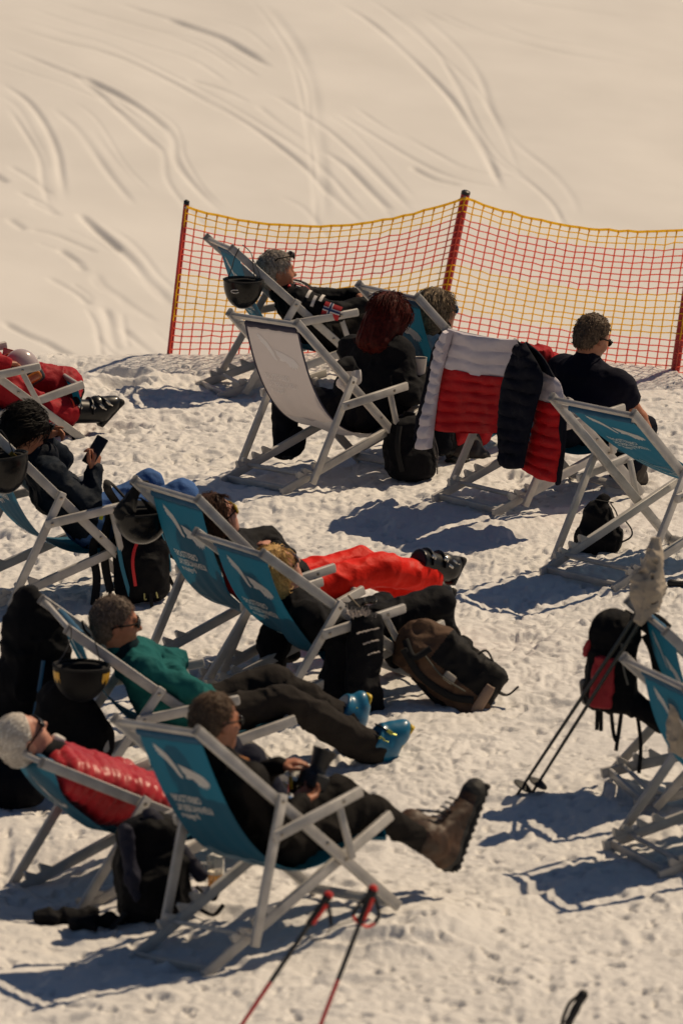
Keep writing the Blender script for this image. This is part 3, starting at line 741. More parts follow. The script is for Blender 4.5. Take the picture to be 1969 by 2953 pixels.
def trousers(J, name, m, parent, o, g=.92, wide=1., disp=None, hem=.1, legs='LR', hemr=0.):
    s = SDF(); lat = unit(J['shR']-J['shL']); pl = J['pel']
    s.cap(pl-lat*.07, pl+lat*.07, .108*g, .108*g, .06)
    for q in legs:
        sg = 1 if q == 'R' else -1
        s.cap(pl+lat*sg*.085, J['kn'+q], .090*g*wide, .068*g*wide, .04)
        a = J['an'+q]+(J['kn'+q]-J['an'+q])*hem
        s.cap(J['kn'+q], a, .068*g*wide, max(.058*g*wide, hemr), .035)
    return solid(name, s, .0085, m, parent, o, disp if disp is not None else folds(7))

def foot_frame(J, q):
    he, to, an, kn = J['he'+q], J['to'+q], J['an'+q], J['kn'+q]
    d = unit(to-he); n = kn-an; n = unit(n-d*np.dot(n, d)); return he, to, d, n, np.cross(n, d)
def shoe(J, q, name, m, msole, parent, o, g=.92, tall=.05, rand=False, disp=None):
    he, to, d, n, l = foot_frame(J, q); L = np.linalg.norm(to-he)
    s = SDF(); s.cap(he+d*.055+n*.055, to-d*.06+n*.042, .048*g, .040*g, .03)
    top = he+d*.075+n*(.07+tall)*g; s.cap(he+d*.06+n*.06, top, .052*g, .054*g, .03); s.cap(top-n*.03*g, to-d*L*.38+n*.055*g, .050*g, .040*g, .03)
    s.ell(to-d*.06+n*.036, V(.060, .050, .038)*g, np.stack([d, l, n], 1), .02); s.cap(top-n*.01, top+n*.012*g, .060*g, .060*g, .01)
    mm = (lambda c: ((((c-he) @ n) < .045*g) | (((c-he) @ d) > L-.075)).astype(np.int32)) if rand else None
    ob = solid(name, s, .007, [m, msole], parent, o, disp or folds(11, .004, 20, .002, 50), mm)
    R = np.stack([d, l, n], 1); s = SDF(); s.box(he+d*(L*.5)+n*.010, V(L*.5, .046*g, .014), R, .012, .01)
    solid('sole', s, .007, msole, ob, o, lambda p: .004*np.sign(np.sin(((p-he) @ d)*190))*((p-he) @ n < .008))
    if rand:
        a = top+d*.045*g; b = to-d*L*.36+n*.10*g
        for i in range(6):
            t = i/5; c_ = a+(b-a)*t+unit(d+n)*.022; mb = MB(); w = .028*g
            mb.tube([c_-l*w-n*.01, c_+unit(d+n)*.008, c_+l*w+d*.012-n*.01], .0045, 6); mb.obj('lace', STEEL if i in (1, 3, 4) else M_cap, ob, world=o)
    return ob
def ski_boot(J, q, m, msole, mbk, parent, o, g=.95, thin=.014, strap=None, cuff=.20):
    he, to, d, n, l = foot_frame(J, q); L = np.linalg.norm(to-he); an, kn = J['an'+q], J['kn'+q]; sh = unit(kn-an)
    s = SDF(); R = np.stack([d, l, n], 1)
    s.cap(he+d*.06+n*.07, to-d*.065+n*.05, .058*g, .045*g, .02); s.ell(to-d*.06+n*.042, V(.062, .050, .040)*g, R, .02)
    s.cap(he+d*.07+n*.105*g, to-d*.085+n*.070*g, .056*g, .044*g, .03)
    top = he+d*.065+n*.06+sh*cuff
    s.cap(he+d*.06+n*.065, top, .062*g, .070*g, .02)
    s.cut(top+sh*.005, sh)
    ob = solid('ski_boot', s, .006, m, parent, o)
    s = SDF(); s.box(he+d*L*.5+n*.012, V(L*.5, .036*g, thin), R, min(.008, thin*.7), .01); s.box(to-d*.01+n*.014, V(.018, .032, .014), R, .006, .01)
    solid('sole', s, .006, msole, ob, o)
    for a, hh, w in ((.62, .078, .050), (.40, .100, .058)):            # straps with buckles over the instep
        p = he+d*L*a+n*(hh+.048)*g; arc = [p+l*w*1.04*g*math.sin(t)+n*g*(.036*math.cos(t)-.036) for t in np.linspace(-1.45, 1.45, 11)]
        mb = MB(); mb.tube(arc, .009, 6, 0, flat=.45, up=d); mb.obj('boot_strap', strap or M_cap, ob, world=o)
    for a in ((.08, .16) if cuff > .15 else ()):
        p = he+d*.068+n*.06+sh*a; w = .071*g; fd = unit(d-sh*np.dot(d, sh)); arc = [p+l*w*math.sin(t)+fd*w*math.cos(t) for t in np.linspace(-1.7, 1.7, 13)]
        mb = MB(); mb.tube(arc, .010, 6, 0, flat=.45, up=sh); mb.obj('boot_strap', strap or M_cap, ob, world=o)
    for a, hh, w in ((.62, .058, .054), (.40, .074, .062)):
        for sg in (-1, 1):
            mb = MB(); p = he+d*L*a+n*(hh+.03)*g+l*w*sg*g; mb.box(p, (.016, .010, .034), R, .003); mb.tube([p-n*.015, p-n*.035+d*.006], .0035, 5); mb.obj('buckle', mbk, ob, world=o)
    for a in ((.08, .16) if cuff > .15 else ()):
        p = he+d*.068+n*.06+sh*a; fd = unit(d-sh*np.dot(d, sh))
        for sg in (-1, 1):
            mb = MB(); mb.box(p+l*sg*.064+fd*.032, (.018, .010, .03), R, .003); mb.obj('buckle', mbk, ob, world=o)
    return ob
def glasses(J, m, parent, o, lift=0., frame=None, hd=1.0, wide=1.):
    f, u, r = head_frame(J); c = J['head']; s = SDF(); R = np.stack([f, r, u], 1)
    for q in (-1, 1): s.ell(c+(f*(.098)+u*(.002+lift)+r*q*.034)*hd, V(.010, .031*wide, .022*wide)*hd, np.stack([unit(f+r*q*.28), unit(r-f*q*.28), u], 1), .006)
    s.cap(c+(f*.104+u*(.006+lift)+r*.01)*hd, c+(f*.104+u*(.006+lift)-r*.01)*hd, .0045, .0045, .004)
    ob = solid('sunglasses', s, .004, m, parent, o)
    for q in (-1, 1):
        mb = MB(); mb.tube([c+(f*.094+u*(.008+lift)+r*q*.062)*hd, c+(f*.04+u*(.004+lift)+r*q*.083)*hd, c+(-f*.012+u*(.0+lift)+r*q*.088)*hd, c+(-f*.028+u*(-.012+lift)+r*q*.086)*hd], .0042, 6)
        mb.obj('temple_arm', frame or M_frame, ob, world=o)
    return ob

def person(J, label, skin=M_skin, **kw):
    s = SDF(); skin_body(s, J, **kw); o = J['pel']; CURRENT[0] = J['k']
    P, Q = s.mesh(.0058)
    ob = link('person', mk_mesh('person', P-o, Q, skin), None, o)
    return tag(ob, label, 'person'), o
BLK = cloth('black_cloth', (.0028, .0031, .0052), spec=.22); BLK2 = cloth('black_softshell', (.0042, .0044, .0062), .75); NAVY = cloth('navy_cloth', (.008, .013, .028))
CHAR = cloth('charcoal_trousers', (.015, .013, .012)); SOLE = mat('black_sole', (.008, .008, .008), .7)
STEEL = mat('buckle_metal', (.45, .43, .40), .3, metal=1)
lift = lambda v: FR_[K_][0] @ V(*v)

# --- man with beer glass and camera
J = J_N(); K_ = 'N'; lat = unit(J['shR']-J['shL'])
p, o = person(J, 'man with short greying hair and sunglasses holding a beer glass and a camera', M_skin2,
  hs={'R': dict(n=-V(0, 0, 1)+lat*.2, t=V(0, 0, 1)+lat*-.3, curl=(.5, .55, .55, .6)), 'L': dict(n=V(0, 0, 1), t=lat, curl=(.45, .5, .5, .45), thumb=.4)})
hair(J, 'crop', mat('brown_grey_hair', (.085, .055, .036), .62, var=.5, spec=.12, vscale=90, bump=.0006, bscale=120), p, o, 1)
glasses(J, M_glass, p, o)
jacket(J, 'jacket', cloth('dark_brown_jacket', (.0075, .006, .0055), .8), p, o, ends=1)
f, u, r = head_frame(J); s = SDF(); nb = J['neck']
s.cap(nb+V(0, 0, .02)+f*.03+r*.03, nb+V(0, 0, .0)+f*.09+r*.08, .016, .010); solid('collar_lining', s, .006, mat('orange_lining', (.42, .16, .045), .8), p, o)
trousers(J, 'trousers', CHAR, p, o, wide=.98, disp=folds(21, .012, 8, .005, 22))
for q in 'RL': shoe(J, q, 'hiking_boot', mat('brown_leather', (.052, .023, .009), .6, var=.6, vscale=14, bump=.001, bscale=60), SOLE, p, o, 1.15, .085, True)
# --- man in teal
J = J_T(); K_ = 'T'; lat = unit(J['shR']-J['shL'])
p, o = person(J, 'man in teal pullover with crossed arms, dark sunglasses and blue ski boots', M_skin2, hs={'R': dict(curl=(.6, .6, .6, .6)), 'L': dict(curl=(.7, .7, .7, .7))})
hair(J, 'short', mat('grey_brown_hair', (.115, .085, .065), .62, var=.55, spec=.12, vscale=90, bump=.0006, bscale=120), p, o, 2)
glasses(J, M_glass, p, o, wide=1.05)
jacket(J, 'pullover', cloth('teal_fleece', (.011, .105, .106), .9, var=.1), p, o, disp=folds(31, .010, 11, .004, 30), ends=1)
s = SDF(); nb = J['neck']; f, u, r = head_frame(J); s.cap(nb, nb+V(0, 0, .03), .074, .068); s.cap(nb-V(0, 0, .02), nb+f*.12-V(0, 0, .07), .07, .055)
solid('shirt_collar', s, .007, cloth('dark_teal_shirt', (.006, .020, .026)), p, o)
trousers(J, 'trousers', cloth('grey_brown_trousers', (.023, .0195, .0175)), p, o, wide=1.12, disp=folds(41, .013, 8, .005, 22), hem=-.06, hemr=.082)
BB = mat('blue_boot_plastic', (.004, .13, .25), .38, coat=.15, var=.12, vscale=20); YS = mat('yellow_sole', (.62, .42, .01), .5)
for q in 'RL': ski_boot(J, q, BB, YS, mat('lime_buckle', (.30, .33, .07), .35, metal=.5), p, o, g=1.2, thin=.008, cuff=.07)
# --- reclining white-haired person
J = J_G(); K_ = 'G'
p, o = person(J, 'white-haired person with dark glasses asleep in a shiny red quilted jacket', M_skin3)
hair(J, 'short', mat('white_hair', (.55, .50, .44), .62, var=.22, spec=.12, vscale=90, bump=.0006, bscale=120), p, o, 3, tuft=600, tl=.045, flow=(-.9, 0, .1))
glasses(J, M_glass, p, o)
jacket(J, 'quilted_jacket', mat('red_nylon', (.42, .007, .014), .42, spec=.35, bump=.002, bscale=45, var=.1, sheen=.1), p, o, puff=1.18, disp=quilt(J['pel'], J['neck']-J['pel'], .052, .014, 5), ends=1)
s = SDF(); nb = J['neck']; f, u, r = head_frame(J); s.cap(nb+u*.0-f*.0, nb+u*.03, .078, .074); s.cap(nb+f*.05, nb+f*.06-u*.05, .05, .04)
solid('scarf', s, .007, BLK, p, o)
s = SDF(); s.cap(nb+f*.085+u*.045, nb+f*.10+u*.015, .020, .014); solid('shirt_collar', s, .006, mat('white_cotton', (.7, .66, .62), .8), p, o)
trousers(J, 'trousers', cloth('navy_trousers', (.020, .022, .036)), p, o)
for q in 'RL': shoe(J, q, 'shoe', BLK2, SOLE, p, o)
# --- woman with phone
J = J_L(); K_ = 'L'; lat = unit(J['shR']-J['shL'])
p, o = person(J, 'dark-haired woman in navy jacket and blue jeans shading her eyes with one hand', M_skin2,
  hs={'R': dict(d=lift((.25, .1, .95)), n=lift((.6, -.7, 0)), t=lift((-.5, .3, 0)), curl=(.75, .8, .8, .8), thumb=.3), 'L': dict(d=lift((.55, -.35, .45)), n=lift((.3, .3, .9)), t=lift((-.4, -.8, 0)), curl=(.25, .6, .7, .75))})
hair(J, 'back', mat('dark_hair', (.006, .0045, .004), .62, var=.4, spec=.12, vscale=80, bump=.0006, bscale=110), p, o, 4, tuft=600, tl=.06)
glasses(J, M_glass, p, o, lift=.075)
jacket(J, 'jacket', cloth('navy_softshell', (.004, .009, .018), .7), p, o, disp=folds(51, .011, 10, .004, 28), ends=1)
s = SDF(); nb = J['neck']; f, u, r = head_frame(J); s.cap(nb+u*.02, nb+u*.045+f*.02, .080, .074); solid('jacket_collar', s, .007, cloth('navy_collar', (.003, .006, .013), .7), p, o)
trousers(J, 'jeans', cloth('blue_denim', (.055, .125, .31), .8, var=.18), p, o, wide=1.08, disp=folds(61, .008, 10, .004, 26), hem=.0)
for q in 'RL': shoe(J, q, 'shoe', mat('brown_suede', (.06, .04, .028), .85, bump=.001), SOLE, p, o)
# --- skier at the left edge
RED = cloth('dark_red_ski_cloth', (.32, .010, .018), .6, var=.12)
J = J_TL(); K_ = 'TL'
p, o = person(J, 'skier in dark red ski suit and black boots, cut by the left edge', M_skin2)
hair(J, 'short', mat('brown_hair', (.05, .03, .02), .62, var=.4, spec=.12, vscale=80, bump=.0006, bscale=110), p, o, 14)
jacket(J, 'ski_jacket', RED, p, o, puff=1.1, disp=folds(71, .013, 10, .005, 26), ends=1)
trousers(J, 'ski_trousers', RED, p, o, wide=1.42, disp=folds(72, .014, 9, .005, 26), hem=.3)
BKB = mat('black_boot_plastic', (.0055, .0055, .006), .4, coat=.12, var=.2, spec=.3)
for q in 'RL':
    b = ski_boot(J, q, BKB, SOLE, STEEL, p, o, g=1.02)
    he, to, d, n, l = foot_frame(J, q); sh = unit(J['kn'+q]-J['an'+q]); c_ = he+d*.065+n*.06+sh*.195; fd = unit(d-sh*np.dot(d, sh))
    mb = MB(); mb.tube([c_+(l*math.sin(t)+fd*math.cos(t))*.071 for t in np.linspace(-2.6, 2.6, 19)], .0055, 6); mb.obj('boot_rim', mat('orange_rim', (.75, .06, .02), .5), b, world=o)
# --- skier in bright red trousers
J = J_M1(); K_ = 'M1'; lat = unit(J['shR']-J['shL'])
p, o = person(J, 'skier in black jacket and bright red trousers lying back with yellow goggles', M_skin3,
  hs={'R': dict(curl=(.5, .5, .5, .5)), 'L': dict(curl=(.5, .5, .5, .5))})
hair(J, 'bob', mat('auburn_hair', (.05, .022, .013), .62, var=.4, spec=.12, vscale=80, bump=.0006, bscale=110), p, o, 6, tuft=400, tl=.05)
g_ = glasses(J, M_amber, p, o, wide=1.25)
jacket(J, 'jacket', BLK2, p, o, puff=1.05, disp=folds(81, .010, 10, .004, 28), ends=1)
s = SDF(); a_, b_, c_ = [PX('M1', x_, y_, -.17) for x_, y_ in ((652, 1625), (668, 1685), (712, 1732))]
s.cap(a_, b_, .026, .034); s.cap(b_, c_, .034, .03)
solid('jacket_lining', s, .008, cloth('red_lining', (.42, .012, .014)), p, o)
BR = cloth('bright_red_ski_cloth', (.72, .014, .005), .55, var=.06)
trousers(J, 'ski_trousers', BR, p, o, wide=1.22, disp=folds(91, .010, 6.5, .0035, 22), hem=.06, hemr=.080)
for q in 'RL': ski_boot(J, q, BKB, SOLE, STEEL, p, o)
# --- blond woman
J = J_M2(); K_ = 'M2'
p, o = person(J, 'blond woman in black with sunglasses lying back, one knee raised', M_skin3)
hair(J, 'bob', mat('blond_hair', (.50, .31, .12), .62, var=.35, spec=.12, vscale=80, bump=.0006, bscale=110), p, o, 7, tuft=500, tl=.05)
glasses(J, mat('brown_lens', (.03, .012, .008), .1, coat=1), p, o)
jacket(J, 'jacket', BLK, p, o, disp=folds(101, .010, 10, .004, 28), ends=1)
trousers(J, 'trousers', BLK2, p, o, wide=1.12, disp=folds(111, .012, 9, .004, 24), hem=.0)
for q in 'RL': shoe(J, q, 'shoe', BLK, SOLE, p, o)
# --- man with the flag on his sleeve
J = J_FB(); K_ = 'FB'; lat = unit(J['shR']-J['shL'])
p, o = person(J, 'grey-haired man in black, white and red jacket with a flag on the sleeve', M_skin2)
hair(J, 'short', mat('silver_hair', (.27, .235, .20), .62, var=.55, spec=.12, vscale=70, bump=.0006, bscale=110), p, o, 8, tuft=600, tl=.04, lift_=1.8)
glasses(J, M_glass, p, o, lift=.085, hd=1.0)
jk = jacket(J, 'jacket', BLK2, p, o, puff=1.08, disp=folds(121, .010, 12, .004, 30), ends=1)
a, b = J['shR'], J['elR']
def patch(mb, u0, u1, v0, v1, m, off=.002, R_=.071):                # rectangle wrapped on the near upper sleeve
    ax = unit(b-a); side = -FR_['FB'][0][:, 1]; side = unit(side-ax*np.dot(side, ax)); up_ = np.cross(ax, side); up_ = up_*np.sign(up_[2])
    G_ = []
    for uu in np.linspace(u0, u1, 8):
        row = []
        for vv in np.linspace(v0, v1, 8):
            t = vv; rr = R_-.008*uu/.25+off; row.append(a+ax*uu+(side*math.cos(t)+up_*math.sin(t))*rr)
        G_.append(row)
    mb.grid(G_, m)
mb = MB(); U0, U1, V0, V1 = .150, .255, -.55, .72
for (u0, u1, v0, v1, m_, of) in ((U0, U1, V0, V1, 0, .009), (U0+.030, U0+.052, V0, V1, 1, .0115), (U0, U1, -.06, .26, 1, .0115), (U0+.0355, U0+.0465, V0, V1, 2, .014), (U0, U1, .02, .18, 2, .014)):
    patch(mb, u0, u1, v0, v1, m_, of)
mb.obj('flag_patch', [mat('flag_red', (.46, .012, .018), .7), mat('flag_white', (.72, .68, .66), .7), mat('flag_blue', (.012, .03, .12), .7)], jk, world=o)
mb = MB(); WP = mat('white_piping', (.62, .58, .55), .7)
for (q, u_, w_) in (('R', .03, .9), ('R', .075, .4), ('R', .11, 1.0)): patch(mb, u_, u_+.018, w_-.5, w_+.45, 0, .011)
ch, nb = J['chest'], J['neck']; f_ = unit(FR_['FB'][0] @ V(.5, 0, .86))
for q in (-.10, .02, .11):
    mb.tube([nb+(ch-nb)*t+lat*(q+.05*t)+f_*(.075+.055*min(1, t*2.2)) for t in np.linspace(.12, 1.1, 8)], .014, 6, flat=.5, up=f_)
mb.obj('white_stripe', WP, jk, world=o)
mb = MB(); mb.tube([nb+lat*q_*.06+f_*.05+V(0, 0, .03-.02*abs(q_)) for q_ in np.linspace(-1.2, 1.2, 9)], .010, 6); mb.tube([nb+(ch-nb)*t+lat*.06+f_*(.085+.05*min(1, t*2)) for t in np.linspace(.1, 1, 8)], .007, 6)
mb.obj('red_piping', mat('red_piping', (.5, .015, .02), .6), jk, world=o)
trousers(J, 'trousers', CHAR, p, o, wide=1.1)
for q in 'RL': ski_boot(J, q, BKB, SOLE, STEEL, p, o)
# --- red-haired woman
J = J_W(); K_ = 'W'; lat = unit(J['shR']-J['shL'])
p, o = person(J, 'woman with long dark red hair in black, seen from behind, holding a cup', M_skin2,
  hs={'R': dict(d=lift((.2, .45, .6)), n=lift((.75, -.5, .2)), t=lift((-.3, .2, .9)), curl=(.5, .55, .6, .6)), 'L': dict(curl=(.5, .5, .5, .5))})
hair(J, 'long', mat('red_hair', (.055, .0065, .004), .62, var=.5, spec=.12, vscale=60, bump=.0006, bscale=90), p, o, 9, tuft=700, tl=.07, hd=.93)
jacket(J, 'jacket', BLK, p, o, g=1.0, puff=1.08, disp=folds(131, .010, 9, .004, 26), ends=1)
trousers(J, 'trousers', cloth('black_jeans', (.003,.004,.008)), p, o, g=1.0, wide=1.1, hem=.0)
for q in 'RL': shoe(J, q, 'shoe', BLK, SOLE, p, o)
# --- person with mirrored glasses
J = J_FR(); K_ = 'FR'
p, o = person(J, 'grey-blond person with mirrored blue sunglasses in red trousers and brown shoes', M_skin2)
hair(J, 'bob', mat('grey_blond_hair', (.17, .125, .08), .62, var=.55, spec=.12, vscale=70, bump=.0006, bscale=110), p, o, 10, tuft=500, tl=.05)
glasses(J, M_mirror, p, o, wide=1.15)
jacket(J, 'shirt', cloth('pale_blue_shirt', (.40, .44, .52)), p, o, ends=1)
s = SDF(); nb = J['neck']; s.cap(nb+V(0, 0, .03), nb+V(0, 0, .06), .075, .072); solid('scarf', s, .007, cloth('brown_scarf', (.03, .02, .014)), p, o)
trousers(J, 'ski_trousers', cloth('deep_red_cloth', (.36, .010, .016), .6), p, o, wide=1.45, disp=folds(141, .014, 9, .005, 24), hem=.42)
for q in 'RL': shoe(J, q, 'shoe', mat('dark_brown_shoe', (.022, .014, .011), .6, var=.4, bump=.001), SOLE, p, o, 1.05)
# --- man in navy polo shirt
J = J_J(); K_ = 'J'; lat = unit(J['shR']-J['shL'])
p, o = person(J, 'man in navy polo shirt bent forward, short curly brown hair, seen from behind', M_skin2)
hair(J, 'crop', mat('curly_brown_hair', (.10, .068, .045), .62, var=.6, spec=.12, vscale=80, bump=.0006, bscale=90), p, o, 11, tuft=650, tl=.022, rnd=.8, lift_=2.2)
glasses(J, M_glass, p, o)
jacket(J, 'polo_shirt', cloth('navy_polo', (.0045, .005, .014), .85), p, o, g=1.0, puff=1.12, sl=0, collar=.062, disp=folds(151, .008, 8, .003, 22))
trousers(J, 'trousers', cloth('dark_denim', (.006, .008, .016)), p, o, g=1.0, wide=1.1, hem=.0)
for q in 'RL': shoe(J, q, 'shoe', mat('dark_brown_shoe', (.022, .014, .011)), SOLE, p, o)

CURRENT[0] = None
# ------------------------------------------------------------------ deck chairs
M_rail = mat('painted_aluminium', (.44, .42, .395), .42, var=.17, vscale=14, bump=.0006, bscale=160)
M_endc = mat('grey_end_cap', (.22, .21, .20), .5)
M_bolt = mat('steel_bolt', (.32, .29, .25), .35, metal=1)
M_blue = mat('blue_canvas', (.002, .092, .168), .8, bump=.0006, bscale=420, var=.12, vscale=3, trans=.22)
M_roll = mat('dark_blue_canvas', (.006, .075, .16), .8, bump=.0006, bscale=420)
M_white = mat('white_canvas', (.60, .545, .535), .8, bump=.0006, bscale=420, var=.06, vscale=3, trans=.10)
M_pale = mat('pale_canvas', (.84, .79, .77), .8, bump=.0006, bscale=420)
M_navyroll = mat('navy_canvas', (.03, .028, .055), .85)
M_print = mat('white_print', (.72, .69, .66), .7, trans=.3)
M_print2 = mat('faded_print', (.42, .56, .62), .7, trans=.3)
M_print3 = mat('grey_print', (.70, .68, .66), .7, trans=.3)
M_print4 = mat('pale_text', (.80, .76, .73), .7, trans=.3)

def text_mesh(s, size):
    c = bpy.data.curves.new('t', 'FONT'); c.body = s; c.size = size; c.offset = .0014
    o = bpy.data.objects.new('t', c); COL.objects.link(o)
    dg = bpy.context.evaluated_depsgraph_get(); dg.update()
    me = bpy.data.meshes.new_from_object(o.evaluated_get(dg))
    v = [tuple(p.co) for p in me.vertices]; f = [tuple(p.vertices) for p in me.polygons]
    bpy.data.objects.remove(o); bpy.data.meshes.remove(me); return v, f
_TX = [text_mesh('OBERSTDORF', .058), text_mesh('KLEINWALSERTAL', .058), text_mesh('Bergbahnen', .05)]
# eagle seen from behind: two wings with fingered tips; u to the sitter's right, s down the canvas
_E1 = [(-.155,.050),(-.150,.062),(-.158,.066),(-.145,.078),(-.152,.084),(-.137,.094),(-.140,.101),(-.122,.112),(-.10,.132),(-.075,.165),(-.055,.196),(-.036,.206),(-.030,.196),(-.040,.180),(-.045,.160),(-.062,.128),(-.085,.098),(-.115,.075)]
_E2 = [(-.040,.138),(-.028,.150),(-.022,.172),(-.006,.188),(-.014,.200),(.006,.205),(.030,.202),(.048,.216),(.062,.236),(.070,.226),(.080,.244),(.088,.230),(.100,.248),(.106,.230),(.120,.240),(.122,.222),(.136,.226),(.128,.205),(.108,.184),(.080,.170),(.045,.160),(.005,.148)]
_LN = [[(-.17,.60),(-.14,.635),(-.09,.662),(-.03,.676),(.04,.682),(.11,.684),(.17,.684)],
       [(-.12,.648),(-.07,.690),(-.02,.735),(.02,.775),(.045,.815),(.03,.818),(.005,.795),(-.05,.783),(-.10,.780),(-.085,.80),(-.08,.83)],
       [(-.045,.728),(-.03,.722),(-.022,.735),(-.035,.744),(-.045,.728)],
       [(-.19,.60),(-.17,.69),(-.13,.775),(-.08,.842),(-.01,.875),(.065,.888),(.068,.84),(.10,.858),(.15,.852),(.185,.855)]]

def tri_fill(poly):                         # ear clipping
    P = list(range(len(poly))); out = []
    ar = sum(poly[i][0]*poly[(i+1) % len(poly)][1]-poly[(i+1) % len(poly)][0]*poly[i][1] for i in P)
    if ar < 0: P.reverse()
    cr = lambda a, b, c: (b[0]-a[0])*(c[1]-a[1])-(b[1]-a[1])*(c[0]-a[0])
    g = 0
    while len(P) > 3 and g < 500:
        g += 1
        for i in range(len(P)):
            a, b, c = P[i-1], P[i], P[(i+1) % len(P)]; A, B, C = poly[a], poly[b], poly[c]
            if cr(A, B, C) <= 1e-12: continue
            if any(cr(A, B, poly[k]) > -1e-12 and cr(B, C, poly[k]) > -1e-12 and cr(C, A, poly[k]) > -1e-12 for k in P if k not in (a, b, c)): continue
            out.append((a, b, c)); P.pop(i); break
        else: break
    if len(P) == 3: out.append(tuple(P))
    return out

CANV = {}; PUSH = {}
_US = np.linspace(-.23, .23, 24)
def canvas_curve(k, sag):
    S = chair_side(k); u = S['u']; A = S['T']-u*.085; A = A+V(.02, .015)*0; B = S['G']-V(.0, -.005)
    d = B-A; perp = V(-abs(d[1]), -abs(d[0])); perp = perp/np.linalg.norm(perp)
    if sag is None: P1 = A+V(.10, -.45); P2 = A+V(.30, -.86); P2 = V(-.30, .05+.1*(S['G'][1]-.25)); P1 = V(A[0]+.10, A[1]*.5)
    else: P1 = A+d*.33+perp*sag; P2 = A+d*.7+perp*sag*1.25
    ts = np.linspace(0, 1, 200); C = np.array([(1-t)**3*A+3*t*(1-t)**2*P1+3*t*t*(1-t)*P2+t**3*B for t in ts])
    s = np.concatenate([[0], np.cumsum(np.hypot(*np.diff(C, axis=0).T))]); return C, s
def canvas_pt(k, u, s, off=0.):
    C, S = CANV[k]; x = np.interp(s, S, C[:, 0]); z = np.interp(s, S, C[:, 1])
    e = .01; dx = np.interp(s+e, S, C[:, 0])-np.interp(s-e, S, C[:, 0]); dz = np.interp(s+e, S, C[:, 1])-np.interp(s-e, S, C[:, 1])
    L = np.hypot(dx, dz); nx, nz = dz/L, -dx/L           # rear side
    f = math.sin(min(1, max(0, s/S[-1]))*math.pi); rip = .0038*f*math.sin(u*62+1.3*math.sin(s*3))*.6
    if k in PUSH:
        G_ = PUSH[k]; i = min(max(s/S[-1], 0), .9999)*(G_.shape[0]-1); j = (min(max(u, -.2299), .2299)+.23)/.46*(G_.shape[1]-1); i0, j0 = int(i), min(int(j), G_.shape[1]-2); a, b = i-i0, j-j0
        off = off+(G_[i0, j0]*(1-a)+G_[i0+1, j0]*a)*(1-b)+(G_[i0, j0+1]*(1-a)+G_[i0+1, j0+1]*a)*b
    return V(x+nx*(off+rip), u, z+nz*(off+rip))
def fit_push(k):                             # the cloth gives way where the sitter leans into it
    if k not in PV: return
    R, o = FR_[k]; P = (np.concatenate(PV[k])-o) @ R; C, S = CANV[k]; ns = 44; G_ = np.zeros((ns, 24))
    P = P[np.abs(P[:, 1]) < .25]
    for i in range(1, ns-1):
        s = S[-1]*i/(ns-1); x = np.interp(s, S, C[:, 0]); z = np.interp(s, S, C[:, 1]); e = .01
        dx = np.interp(s+e, S, C[:, 0])-np.interp(s-e, S, C[:, 0]); dz = np.interp(s+e, S, C[:, 1])-np.interp(s-e, S, C[:, 1]); L = np.hypot(dx, dz); tx, tz = dx/L, dz/L
        al = (P[:, 0]-x)*tx+(P[:, 2]-z)*tz; of = (P[:, 0]-x)*tz-(P[:, 2]-z)*tx
        m = (np.abs(al) < .03) & (of > -.08) & (of < .16); Q = P[m]; of = of[m]
        for j, u in enumerate(_US):
            mm = np.abs(Q[:, 1]-u) < .025
            if mm.any(): G_[i, j] = max(0, of[mm].max()+.010)
    for _ in range(3):
        H = G_.copy(); H[1:-1] = np.maximum(H[1:-1], .5*(G_[:-2]+G_[2:])*.96); H[:, 1:-1] = np.maximum(H[:, 1:-1], .5*(G_[:, :-2]+G_[:, 2:])*.98); H[0] = H[-1] = 0; G_ = H
    PUSH[k] = G_


